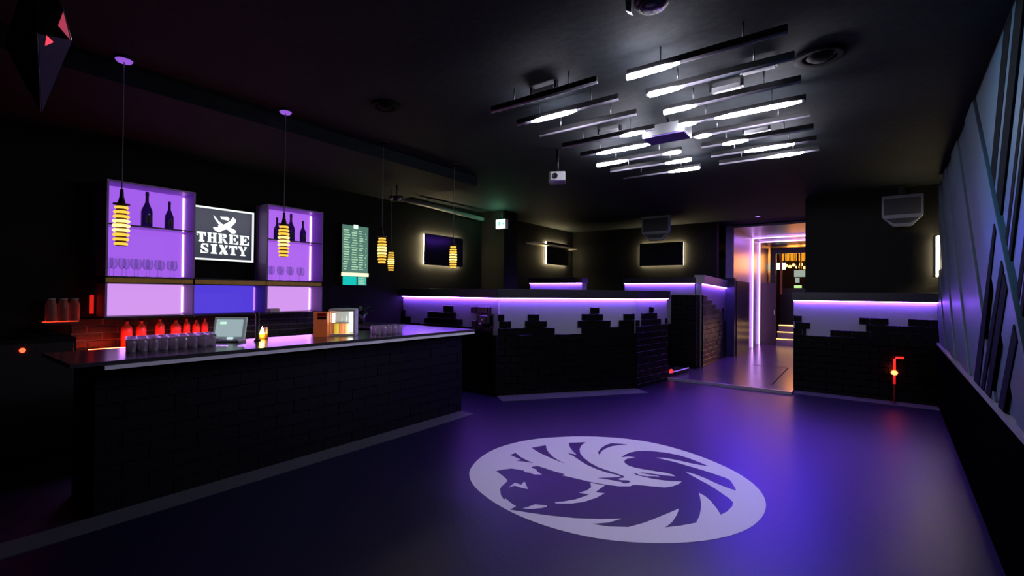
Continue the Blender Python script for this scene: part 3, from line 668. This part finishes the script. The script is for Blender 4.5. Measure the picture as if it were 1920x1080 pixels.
box('body', (0, 0, 0), (.5, 1.15, 1.12), M_black, fr); box('door', (.5, .02, .05), (.53, 1.13, 1.08), M_plas, fr, bevel=.005)
q = onx(42, 657, XL+.55)
lathe('indicator', [(0, 0), (.022, 0), (.018, .01), (0, .014)], M_red, fr, 16, (0, 0, 0)).matrix_local = Matrix.Translation((.53, q.y, q.z))@Matrix.Rotation(math.pi/2, 4, 'Y')
fr.location.y = 0; 
for ch in fr.children: pass

light('tumbler_fill', 'AREA', (XL+.3, (y10+y21)/2, 1.26), (XL+.9, (y10+y21)/2, .9), (.6, .22, 1), 9, shape='RECTANGLE', size=2.2, size_y=.05)  # unseen violet area light added to brighten the tumblers
# pendants
M_am = glow('amber_ring', (1, .56, .06), 1.25); M_amc = glow('amber_ring_centre', (1, .70, .16), 2.6)
def pendant(label, x, y):
    t = thing('pendant_lamp', label, 'pendant lamp', (x, y, 0), 'ring pendant lamps over the bar')
    tube('cord', [(0, 0, 2.33), (0, 0, CZ-.02)], .004, mat('cord_grey', (.16, .15, .17), .5), t, 6)
    lathe('canopy', [(.05, CZ-.018), (.062, CZ-.012), (.064, CZ), (0, CZ)], M_plas, t, 24)
    lathe('canopy_glow', [(0, CZ-.034), (.045, CZ-.034), (.055, CZ-.02)], glow('canopy_violet', (.40, .13, .90), .75), t, 24)
    lathe('stem', [(0, 2.36), (.010, 2.355), (.014, 2.30), (.024, 2.25), (.04, 2.235), (0, 2.235)], M_plas, t, 16)
    lathe('core', [(0, 1.925), (.034, 1.925), (.034, 2.235), (0, 2.235)], mat('amber_core', (.1, .04, .01), .6), t, 16)
    n = 9
    for i in range(n):
        z = 1.93+i*.0345; e = 1-abs(i-4)/4; r = .044+.012*math.sqrt(max(e, 0))
        lathe('ring', [(.03, z), (r-.006, z), (r, z+.010), (r-.006, z+.020), (.03, z+.020)], M_amc if 3 <= i <= 5 else M_am, t, 20)
    lathe('top_ring', [(.01, 2.235), (.052, 2.238), (.052, 2.246), (.01, 2.25)], mat('dark_wood', (.06, .03, .02), .5), t, 20)
    return t
pd = pendant('nearest ring lamp hanging in front of the left lit cabinet', -4.5, 1.08)
dup(pd, (-4.5, 2.33, 0), 'ring lamp hanging in front of the right lit cabinet')
pr = dup(pd, (-4.5, 3.5, 0), 'larger of the two overlapping ring lamps right of the green board')
pq = dup(pd, (-6.02, 4.86, 0), 'smaller farther one of the two overlapping ring lamps')
ps = dup(pd, (-4.48, 4.68, 0), 'ring lamp hanging in front of the backlit wall screen')
for q in (pq, pr, ps):
    for ch in list(q.children):
        if ch.name.startswith('canopy_glow'): bpy.data.objects.remove(ch)

# plant at the end of the return
pt = thing('potted_plant', 'dim leafy plant at the wall end of the bar beside the low wall', 'plant', (-6.25, 4.45, HB))
lathe('pot', [(0, 0), (.07, 0), (.09, .14), (.08, .14), (.075, .03)], M_plas, pt, 18)
lathe('soil', [(0, .12), (.083, .12)], M_black, pt, 14)
for i in range(14):
    a = i*2.4; ln = random.uniform(.22, .36); el = random.uniform(.5, 1.25); bm = bmesh.new(); row = []
    for j in range(6):
        s = j/5; rr = ln*s*math.cos(el*(1-.3*s)); zz = .12+ln*s*math.sin(el)-.14*s*s; wd = .032*math.sin(math.pi*min(.97, s*.9+.08))
        c = Vector((rr*math.cos(a), rr*math.sin(a), zz)); n = Vector((-math.sin(a), math.cos(a), 0))
        row.append((bm.verts.new(c-n*wd), bm.verts.new(c+Vector((0, 0, -.006))), bm.verts.new(c+n*wd)))
    for A, B in zip(row, row[1:]): bm.faces.new((A[0], A[1], B[1], B[0])); bm.faces.new((A[1], A[2], B[2], B[1]))
    new('leaf', bm, mat('dark_leaf', (.05, .08, .06), .4, noise=.2), pt, smooth=True)
# device on the corner of the low walls
p = ony(908, 600, 5.60)
dv = thing('wall_lantern', 'small black fixture with a chrome knob at the corner beyond the bar', 'fixture', (p.x, 5.60, 0))
box('arm', (-.02, 0, 1.06), (.04, .07, 1.2), M_grout, dv)
box('head', (-.05, -.07, 1.10), (.10, .03, 1.24), M_plas, dv, bevel=.02)
lathe('knob', [(0, -.018), (.014, -.01), (.018, 0), (.014, .01), (0, .018)], M_alu, dv, 14, (.03, -.085, 1.17))
box('plate', (-.05, -.074, 1.11), (-.0, -.069, 1.13), M_alu, dv)

# ------------------------------------------------------------------ backlit screens, speakers, exit sign
def wall_tv(label, M, wd, h, sides=('l', 'r', 't', 'b')):
    """local: x right, y out of the wall, z up; centre on the wall"""
    t = thing('wall_screen', label, 'screen', (0, 0, 0)); g = .05
    box('panel', (-wd/2, .07, -h/2), (wd/2, .095, h/2), M_plas, t, bevel=.006)
    box('glass', (-wd/2+.012, .094, -h/2+.012), (wd/2-.012, .097, h/2-.012), mat('screen_off', (.01, .008, .012), .12), t)
    box('mount', (-wd*.25, .0, -h*.25), (wd*.25, .06, h*.25), M_plas, t)
    s = .022; a = .012
    if 'l' in sides: box('backlight', (-wd/2+a, .03, -h/2+a), (-wd/2+a+s, .055, h/2-a), M_warm, t)
    if 'r' in sides: box('backlight', (wd/2-a-s, .03, -h/2+a), (wd/2-a, .055, h/2-a), M_warm, t)
    if 't' in sides: box('backlight', (-wd/2+a, .03, h/2-a-s), (wd/2-a, .055, h/2-a), M_warm, t)
    if 'b' in sides: box('backlight', (-wd/2+a, .03, -h/2+a), (wd/2-a, .055, -h/2+a+s), M_warm, t)
    t.matrix_world = M
    return t
def onleft(x0, x1, yt, yb):
    a = onx(x0, yt, XL+.09); b = onx(x1, yb, XL+.09); c = onx(x0, yb, XL+.09)
    return (a.y+b.y)/2, (a.z+c.z)/2, b.y-a.y, a.z-c.z
yc, zc, wd_, h_ = onleft(797, 868, 437, 496)
RL = Matrix.Rotation(-math.pi/2, 4, 'Z')   # local y -> +X
wall_tv('black wall screen with warm backlight nearest the bar', Matrix.Translation((XL, yc, zc))@RL@Matrix.Rotation(0, 4, 'Z'), wd_, h_)
yc, zc, wd_, h_ = onleft(1026, 1066, 452, 495)
wall_tv('black backlit screen on the left wall beyond the exit sign', Matrix.Translation((XL, yc, zc))@RL, wd_, h_)
tag(box('wall_shelf', (XL, 9.6, 2.83), (XL+.25, 11.8, 2.87), mat('shelf_cream', (.5, .45, .35), .5)), 'thin ledge above the second backlit screen on the left wall', 'shelf')
a = ony(1199, 457, 11.9); b = ony(1281, 497, 11.9)
R3 = Matrix.Rotation(math.pi, 4, 'Z')
wall_tv('wide black screen with pale backlight on the far wall', Matrix.Translation(((a.x+b.x)/2, 12.0, (a.z+b.z)/2))@R3, b.x-a.x, a.z-b.z)
sR, zR = onwr(1754, 464)
wall_tv('backlit screen seen edge-on at the right end of the niche', Matrix.Translation(wr(9.55, 2.21, -.05))@Matrix.Rotation(math.atan2(WRN.y, WRN.x)-math.pi/2, 4, 'Z'), .34, .62)

def speaker(label, x0, x1, yt, ym, yb, Y, xb0, xb1):
    a = ony(x0, yt, Y); b = ony(x1, yt, Y); c = ony((x0+x1)/2, yb, Y); mz = ony((x0+x1)/2, ym, Y).z
    X0, X1, zt_, zb_ = a.x, b.x, (a.z+b.z)/2, c.z; bx0, bx1 = ony(xb0, yb, Y).x, ony(xb1, yb, Y).x
    t = thing('wall_speaker', label, 'speaker', ((X0+X1)/2, Y, zt_)); W2 = (X1-X0)/2; h = zb_-zt_; mm = mz-zt_; B2 = (bx1-bx0)/2
    out = [(-W2, 0, 0), (W2, 0, 0), (W2, 0, mm), (B2, 0, h), (-B2, 0, h), (-W2, 0, mm)]
    inn = [(-W2*.88, 0, -.05), (W2*.88, 0, -.05), (W2*.88, 0, mm+.03), (-W2*.88, 0, mm+.03)]
    inn2 = [(-W2*.84, 0, mm-.03), (W2*.84, 0, mm-.03), (B2*.9, 0, h+.05), (-B2*.9, 0, h+.05)]
    m = mat('speaker_frame', (.16, .17, .22), .5)
    prism('cabinet', out, (0, .08, 0), m, t, bevel=.01)
    g = mat('speaker_grille', (.03, .032, .042), .7, bump=.6, scale=200)
    prism('grille', [Vector(p)+Vector((0, -.004, 0)) for p in inn], (0, .01, 0), g, t); prism('grille', [Vector(p)+Vector((0, -.004, 0)) for p in inn2], (0, .01, 0), g, t)
    box('bracket', (-.04, .08, mm*.6), (.04, .12, CZ-zt_), M_plas, t)
speaker('grey framed speaker above the far wide screen', 1203, 1256, 405, 436, 451, 10.2, 1219, 1243)
speaker('grey framed speaker high on the wall right of the passage', 1653, 1732, 365, 405, 424, 9.55, 1675, 1710)

p = ony(938.5, 420, 7.8)
ex = thing('exit_sign', 'glowing green and white exit sign on the black pillar', 'exit sign', (p.x, p.y, p.z))
box('housing', (-.13, 0, -.1), (.13, .1, .1), M_wplas, ex, bevel=.005)
box('face', (-.125, -.004, -.095), (.125, 0, .095), glow('exit_face', (.72, 1, .85), 3.2), ex)
eg = glow('exit_green', (.05, .55, .25), 1.5)
prism('running_figure', [(-.08, -.006, -.06), (-.06, -.006, -.06), (-.04, -.006, -.02), (-.02, -.006, -.05), (0, -.006, -.05), (-.02, -.006, .01), (0, -.006, .03), (-.03, -.006, .06), (-.06, -.006, .03), (-.05, -.006, 0)], (0, .003, 0), eg, ex)
prism('arrow', [(.02, -.006, -.01), (.06, -.006, -.01), (.06, -.006, -.035), (.1, -.006, 0), (.06, -.006, .035), (.06, -.006, .01), (.02, -.006, .01)], (0, .003, 0), eg, ex)
tube('hanger', [(0, .05, .1), (0, .05, CZ-p.z)], .008, M_plas, ex)
light('exit_glow', 'POINT', (p.x, p.y-.12, p.z+.05), (0, 0, 0), (.25, 1, .5), 5, shadow_soft_size=.05)

# ------------------------------------------------------------------ ceiling light bars
ZB = 3.20
def ceil_pt(x, y): return onz(x, y, ZB)
leftc = [((916, 213), (1107, 162), []), ((966, 236), (1150, 193), [(997, 1082)]), ((1014, 260), (1190, 214), []), ((1055, 277), (1222, 247), [(1163, 1210)]),
 ((1088, 295), (1220, 272), [(1119, 1220)]), ((1117, 310), (1276, 287), [(1117, 1178), (1243, 1276)]), ((1147, 321), (1298, 302), [(1247, 1298)]), ((1176, 333), (1315, 317), [(1254, 1311)])]
rightc = [((1164, 147), (1447, 76), [(1172, 1275)]), ((1205, 181), (1470, 119), [(1218, 1282)]), ((1238, 214), (1487, 159), [(1238, 1306)]), ((1268, 239), (1503, 191), [(1268, 1306), (1340, 1503)]),
 ((1296, 260), (1513, 221), [(1303, 1334)]), ((1320, 278), (1525, 243), [(1355, 1403)]), ((1341, 294), (1532, 265), [(1396, 1490)]), ((1360, 308), (1541, 282), [(1437, 1508)])]
ords = ['first', 'second', 'third', 'fourth', 'fifth', 'sixth', 'seventh', 'eighth']
for col, nm in ((leftc, 'left'), (rightc, 'right')):
    for i, (a, b, lit) in enumerate(col):
        A, B = ceil_pt(*a), ceil_pt(*b); ym = (A.y+B.y)/2; L = .965
        if nm == 'left': x0, x1 = -2.64, -1.605
        else: x0, x1 = -1.387, -.352
        st = 'dark' if not lit else 'partly lit'
        t = thing('light_bar', '%s %s ceiling light bar from the front in the %s row' % (ords[i], st, nm), 'light bar', (x0, ym, ZB), 'light bars under the ceiling')
        Lx = x1-x0
        box('housing', (0, -.012, .016), (Lx, .012, .06), M_plas, t, bevel=.003)
        def sx(x):
            f = (x-a[0])/(b[0]-a[0]); yy = a[1]+(b[1]-a[1])*f
            return min(max(onp(x, yy, (0, ym, 0), (0, 1, 0)).x-x0, 0), Lx)
        segs = sorted((sx(u), sx(v)) for u, v in lit); c = 0
        for u, v in segs:
            if u > c+.01: tube('unlit_diffuser', [(c, 0, .012), (u, 0, .008)], .013, M_baroff, t)
            k0 = .008 if u > .03 else .021; k1 = .008 if v < Lx-.03 else .021; tp = min(.13, (v-u)*.35)
            tube('lit_diffuser', [(u, 0, .008), (u+tp*.5, 0, .008), (u+tp, 0, .008), (v-tp, 0, .008), (v-tp*.5, 0, .008), (v, 0, .008)], [k0, (k0+.021)/2+.002, .021, .021, (k1+.021)/2+.002, k1], M_bar, t, 10); c = v
        if c < Lx-.01: tube('unlit_diffuser', [(c, 0, .012), (Lx, 0, .012)], .013, M_baroff, t)
        for xx in (.25, Lx-.25):
            tube('hanger', [(xx, 0, .06), (xx, 0, CZ-ZB)], .006, M_alu, t, 6)
for (x, y), lab in (((1020, 170), 'pale driver box above the front left light bar'), ((1143, 248), 'pale driver box above the fourth left light bar'), ((1362, 166), 'pale driver box above the third right light bar'), ((1418, 246), 'pale driver box above the sixth right light bar'), ((1422, 128), 'faint driver box between the front right light bars')):
    p = onz(x, y, 3.31); t = thing('light_driver', lab, 'driver box', (p.x, p.y, 3.29), 'driver boxes above the light bars')
    box('box', (-.11, -.03, 0), (.11, .03, .04), M_wplas, t, bevel=.004); box('clamp', (-.13, -.02, .01), (-.11, .02, .07), M_plas, t); box('clamp', (.11, -.02, .01), (.13, .02, .07), M_plas, t)
p = onz(1262, 268, 3.17); ys = [(ceil_pt(*q[0]).y+ceil_pt(*q[1]).y)/2 for q in (leftc[3], leftc[4], rightc[3], rightc[4])]; p.y = sum(ys)/4; print('HUB', ys, p)
hb = thing('hub_box', 'square pale box in the middle of the light bars with violet underside', 'box', (p.x, p.y, 3.17))
box('body', (-.22, -.13, .012), (.20, .13, .12), mat('hub_grey', (.16, .17, .18), .5), hb, bevel=.006); box('underside', (-.215, -.125, 0), (.195, .125, .012), mat('violet_plastic', (.10, .06, .30), .4), hb)
tube('hanger', [(0, 0, .13), (0, 0, .19)], .01, M_plas, hb)
# beamer
p = onz(1044, 331, 3.0)
pj = thing('projector', 'small white projector with round lens hanging left of the light bars', 'projector', (p.x, p.y, 3.0), None, math.radians(28))
box('body', (-.10, -.02, -.05), (.10, .2, .06), M_plas, pj, bevel=.006); box('front_panel', (-.075, -.03, -.05), (.10, -.018, .055), M_wplas, pj, bevel=.004)
lens = lathe('lens', [(0, 0), (.03, 0), (.034, .02), (.02, .02), (.018, .008), (0, .006)], M_plas, pj, 20); lens.matrix_local = Matrix.Translation((-.02, -.03, 0))@Matrix.Rotation(math.pi/2, 4, 'X')
box('underside_strip', (-.10, -.02, -.055), (.10, .02, -.05), mat('violet_plastic', (.10, .06, .30), .4), pj); tube('pole', [(0, .1, .06), (0, .1, .36)], .018, M_plas, pj)
# twin spots
p = onz(742, 373, 3.0)
ts = thing('twin_spot', 'black twin emergency spotlight with bright lenses high on the left', 'spotlight', (p.x, p.y, 3.0), None, math.radians(36))
box('body', (-.10, 0, -.03), (.10, .08, .05), M_plas, ts, bevel=.01); tube('pole', [(0, .04, .05), (0, .04, .22)], .012, M_plas, ts)
for x in (-.06, .06):
    l_ = lathe('lens', [(0, .02), (.022, .02), (.03, .0), (.03, -.03)], M_alu, ts, 16); l_.matrix_local = Matrix.Translation((x, -.02, 0))@Matrix.Rotation(math.pi/2, 4, 'X')
# ceiling vent and downlights
p = onz(1537, 105, CZ-.01)
vt = thing('ceiling_vent', 'round dark ceiling vent right of the light bars', 'vent', (p.x, p.y, CZ))
lathe('rim', [(.10, 0), (.16, -.005), (.165, -.02), (.15, -.03), (.11, -.02)], mat('vent_grey', (.005, .005, .006), .7, spec=.1), vt, 36)
lathe('cone', [(0, -.05), (.05, -.045), (.085, -.02)], mat('vent_grey', (.005, .005, .006), .7, spec=.1), vt, 30)
p = onz(722, 197, CZ); vt2 = thing('ceiling_vent', 'faint round vent on the dark ceiling above the green board', 'vent', (p.x, p.y, CZ))
lathe('rim', [(.08, 0), (.13, -.005), (.135, -.02), (.12, -.025), (.09, -.015)], mat('vent_grey', (.005, .005, .006), .7, spec=.1), vt2, 30)
lathe('cone', [(0, -.04), (.04, -.035), (.07, -.015)], mat('vent_grey', (.005, .005, .006), .7, spec=.1), vt2, 24)
p = onz(1421, 406, CZ-.01); dn = thing('downlight', 'tiny violet downlight in front of the passage', 'downlight', (p.x, p.y, CZ))
lathe('rim', [(.04, 0), (.07, -.004), (.07, -.012), (.045, -.014)], M_gplas, dn, 20); lathe('lamp', [(0, -.008), (.045, -.008)], glow('downlight_violet', (.5, .2, 1), 4), dn, 20)
p = onz(1222, 6, 3.05)
mh = thing('spotlight', 'black ceiling spotlight cut off by the top of the picture', 'spotlight', (p.x, p.y, 3.05))
lathe('head', [(0, -.02), (.07, -.02), (.085, .0), (.09, .12), (.06, .16), (0, .17)], M_plas, mh, 24)
lathe('lens', [(0, -.026), (.055, -.026), (.06, -.018)], mat('lens_violet', (.08, .06, .14), .15), mh, 20)
prism('bracket', [(.10, -.02, -.02), (.13, -.02, .0), (.13, -.02, .2), (.10, -.02, .2)], (0, .04, 0), M_alu, mh); prism('bracket', [(-.13, -.02, 0), (-.10, -.02, -.02), (-.10, -.02, .2), (-.13, -.02, .2)], (0, .04, 0), M_alu, mh)
tube('stem', [(0, 0, .17), (0, 0, CZ-3.05)], .02, M_plas, mh)

# faceted ornament top left
def deep(x, y, d): r = ray(x, y); return CAMP+r*(d/r.dot(fw))
O = {k: deep(*v) for k, v in dict(L=(10, 85, 2.30), B=(76, 210, 2.2), R=(133, 74, 2.12), T=(116, 10, 2.2), F=(70, 62, 1.98), K=(80, 70, 2.5), T2=(60, -70, 2.25)).items()}
orn = thing('faceted_ornament', 'dark mirrored faceted ornament hanging at the top left corner', 'ornament', O['K'])
def tri(name, ks, m):
    bm = bmesh.new(); vs = [bm.verts.new((O[k] if isinstance(k, str) else k)-orn.location) for k in ks]; bm.faces.new(vs)
    o = new(name, bm, m, orn); s = o.modifiers.new('s', 'SOLIDIFY'); s.thickness = .006; return o
for f in (('L', 'F', 'B'), ('F', 'R', 'B'), ('F', 'T', 'R'), ('L', 'T2', 'F'), ('F', 'T2', 'T'), ('L', 'K', 'B'), ('R', 'K', 'B'), ('T', 'K', 'R'), ('L', 'K', 'T2'), ('T2', 'K', 'T')): tri('facet', f, M_dkmir)
for a, b in (('L', 'B'), ('T', 'R'), ('R', 'B'), ('F', 'B')): tube('edge', [O[a]-orn.location, O[b]-orn.location], .0035, M_alu, orn, 6)
tube('hanging_wire', [O['T2']-orn.location, Vector((O['T2'].x, O['T2'].y, CZ))-orn.location], .003, M_alu, orn, 6)
def glint_chip(px3, d, target):  # extra chip tilted to show the camera a reflection of the target
    c = deep(sum(p[0] for p in px3)/3, sum(p[1] for p in px3)/3, d); n = ((CAMP-c).normalized()+(Vector(target)-c).normalized()).normalized()
    return [onp(p[0], p[1], c, n) for p in px3]
tri('glint_chip', glint_chip([(87, 66), (101, 79), (84, 86)], 1.84, (XL+.2, 1.75, 1.15)), M_chip)
tri('glint_chip', glint_chip([(118, 18), (108, 45), (131, 72)], 1.94, (XL+.1, (y10+y11)/2-.1, 1.35)), mat('rose_glint', (.35, .12, .2), .3, 1))  # rose reflection put into this chip's colour

# ------------------------------------------------------------------ passage, steps, far bar
M_frame = glow('portal_tube', (.72, .35, 1), 5.0)
for i, (Y, x, X) in enumerate(((15.3, 1408, -2.53), (16.5, 1419, -2.53))):
    z = 3.24; t = thing('portal_light', ['nearer', 'farther'][i]+' violet light tube frame around the passage', 'light tube', (X, Y, .04))
    box('upright_tube', (0, -.025, .01), (.03, .025, z), M_frame, t); box('upright_tube', (1.72, -.025, .01), (1.75, .025, z), M_frame, t); box('cross_tube', (0.03, -.02, z-.03), (1.72, .02, z), M_frame, t)
struct(box('trim_10', (-2.55, 12.9, 3.30), (-.78, 19, 3.35), mat('violet_gloss_panel', (.26, .19, .34), .35)), 'pale glossy ceiling panel inside the passage', 'ceiling')
st = thing('steps', 'two steps with amber light lines at the end of the passage', 'steps', (-2.1, 16.9, .04))
for i in range(3):
    box('step', (0, i*.3, 0), (1.30, i*.3+.3, .2*(i+1)), mat('step_beige', (.35, .28, .24), .4), st); box('amber_strip', (0, i*.3-.012, .2*(i+1)-.03), (1.30, i*.3, .2*(i+1)-.01), M_amber, st)
dr = thing('door_leaf', 'dark brown open door panel at the left of the passage steps', 'door', (-2.5, 16.75, .04))
box('leaf', (0, 0, 0), (.42, .05, 1.95), mat('dark_brown', (.05, .03, .025), .5, noise=.2, scale=5), dr, bevel=.005); box('handle', (.36, -.03, .95), (.38, 0, 1.1), M_alu, dr)
fd = thing('door_frame', 'black frame at the far end of the passage before the orange bar', 'door frame', (-2.5, 18.6, .04))
zl = ony(1470, 470, 18.6).z-.04
box('lintel', (0, 0, zl-.1), (1.72, .12, zl+.1), M_plas, fd); box('post', (.02, 0, 0), (.18, .12, zl-.1), M_plas, fd); box('inner_post', (.30, .02, 1.6), (.36, .1, zl-.1), mat('orange_wood', (.5, .2, .05), .5), fd)
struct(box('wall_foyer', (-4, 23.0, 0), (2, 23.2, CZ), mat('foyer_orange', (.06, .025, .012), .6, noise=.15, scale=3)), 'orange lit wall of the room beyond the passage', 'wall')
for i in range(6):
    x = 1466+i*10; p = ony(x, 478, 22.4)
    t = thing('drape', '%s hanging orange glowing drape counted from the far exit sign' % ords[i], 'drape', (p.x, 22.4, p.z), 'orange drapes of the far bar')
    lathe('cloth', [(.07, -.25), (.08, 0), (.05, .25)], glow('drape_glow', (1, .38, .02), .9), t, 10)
for i, (x, y) in enumerate(((1474, 498), (1481, 500), (1488, 497), (1495, 501), (1502, 496), (1509, 502), (1515, 498))):
    p = ony(x, y, 21.0); t = thing('bar_lamp', '%s small amber globe lamp from the left in the room beyond the passage' % ords[i], 'lamp', p, 'globe lamps of the far bar')
    lathe('globe', [(0, -.06), (.045, -.045), (.062, 0), (.045, .045), (0, .06)], glow('globe', (1, .5, .1), 5), t, 12); tube('cord', [(0, 0, .06), (0, 0, CZ-p.z)], .008, M_plas, t, 6)
p = ony(1464, 499, 19.6); e2 = thing('exit_sign', 'small bright green exit sign seen through the passage', 'exit sign', p)
box('face', (-.14, 0, -.12), (.14, .03, .12), glow('exit_far', (.5, 1, .65), 2.6), e2); box('housing', (-.15, .03, -.13), (.15, .08, .13), M_wplas, e2); tube('hanger', [(0, .05, .12), (0, .05, CZ-p.z)], .01, M_plas, e2, 6)
for (x0, y0, x1, y1), lab, Y in (((1489, 507, 1513, 519), 'wide pale screen below the far globe lamps', 20.2), ((1491, 521, 1499, 530), 'small pale panel under the wide far screen', 20.6)):
    a = ony(x0, y0, Y); b = ony(x1, y1, Y); t = thing('far_screen', lab, 'screen', (a.x, Y, b.z)); w2 = b.x-a.x
    box('display', (0, 0, 0), (w2, .02, a.z-b.z), glow('far_display', (.42, .5, .42), .8), t); box('back', (-.01, .02, -.01), (w2+.01, .06, a.z-b.z+.01), M_plas, t)
    tube('pole', [(w2/2, .09, 0), (w2/2, .09, CZ-b.z)], .03, M_plas, t)
a = ony(1488, 541, 20.4)
fc = thing('far_counter', 'dark counter of the bar seen through the passage', 'counter', (-2.4, 20.3, 0)); box('body', (0, 0, 0), (1.9, .5, a.z-.05), M_plas, fc); box('worktop', (-.03, -.03, a.z-.05), (1.93, .53, a.z), M_top, fc)
b = ony(1496, 536, 20.4); t = thing('counter_light', 'tiny yellow-green light on the far dark counter', 'lamp', (b.x, 20.4, a.z))
box('housing', (-.13, 0, 0), (.13, .06, .02), M_plas, t); box('lit_face', (-.12, 0, .02), (.12, .05, .12), glow('far_lime', (.6, 1, .35), .9), t)

# ------------------------------------------------------------------ red lights on the floor
p = ony(1676, 697, 9.1)
rl = thing('red_lamp', 'small red lamp on a thin stand before the right brick wall', 'lamp', (p.x, 8.98, 0))
tube('stand', [(0, 0, 0), (0, 0, .58)], .010, mat('red_tube', (.35, .02, .01), .3), rl, 8); lathe('foot', [(0, 0), (.06, 0), (.06, .008), (.012, .02)], M_plas, rl, 18)
lathe('bulb', [(0, -.04), (.03, -.025), (.042, 0), (.03, .025), (0, .04)], glow('red_bulb', (1, .07, .02), 14), rl, 16, (0, 0, p.z))
tube('upper_tube', [(0, 0, p.z+.04), (0, 0, p.z+.20), (0.02, 0, p.z+.225), (.11, 0, p.z+.23)], .016, glow('red_neon', (1, .02, .01), 1.6), rl, 10)
tube('lower_tube', [(0, 0, .3), (0, 0, p.z-.04)], .016, glow('red_neon_dim', (1, .01, .01), .8), rl, 10)
p = onz(1262, 703, 0)
fb = thing('floor_device', 'low black box with a red light and violet edge by the passage step', 'box', (-3.1, 9.3, 0))
a = onz(1256, 699, .12); b = onz(1291, 690, .12)
fb.location = (a.x, a.y, 0); dx = b-a
prism('body', [(0, 0, 0), (dx.x, dx.y, 0), (dx.x, dx.y, .12), (0, 0, .12)], Vector((-dx.y, dx.x, 0)).normalized()*.25, M_plas, fb)
tube('violet_edge', [(0, 0, .122), (dx.x, dx.y, .122)], .011, glow('violet_edge', (.3, .15, .9), .9), fb, 8)
lathe('red_light', [(0, 0), (.035, .0), (.03, .05), (0, .07)], glow('red_small', (1, .02, .01), 2.5), fb, 14, (.02, 0.02, .125))

# ------------------------------------------------------------------ pieces of parts go one level down
NEST = {'handle': 'leaf', 'label': 'body', 'cap': 'neck', 'glass': 'panel', 'key_label': 'display', 'shelf_rim': 'glass_shelf', 'lens': 'front_panel', 'dark_label': 'body', 'red_panel': 'body', 'canopy_glow': 'canopy', 'top_badge': 'display', 'lettering': 'display', 'small_print': 'pale_panel', 'letter': 'display', 'sabre': 'display', 'blade_mark': 'display', 'knob': 'head', 'plate': 'head', 'shelf_edge': 'lower_shelf', 'running_figure': 'face', 'arrow': 'face', 'card_reader': 'screen_housing', 'white_shape': 'disc', 'dark_shape': 'disc'}
kids = {}
for o in list(SC.objects):
    if o.parent and o.parent.type == 'EMPTY': kids.setdefault(o.parent, []).append(o)
for par, ch in kids.items():
    base = {}
    for c in ch: base.setdefault(c.name.split('.')[0], c)
    for c in ch:
        t = NEST.get(c.name.split('.')[0])
        if t and t in base and base[t] is not c:
            c.parent = base[t]
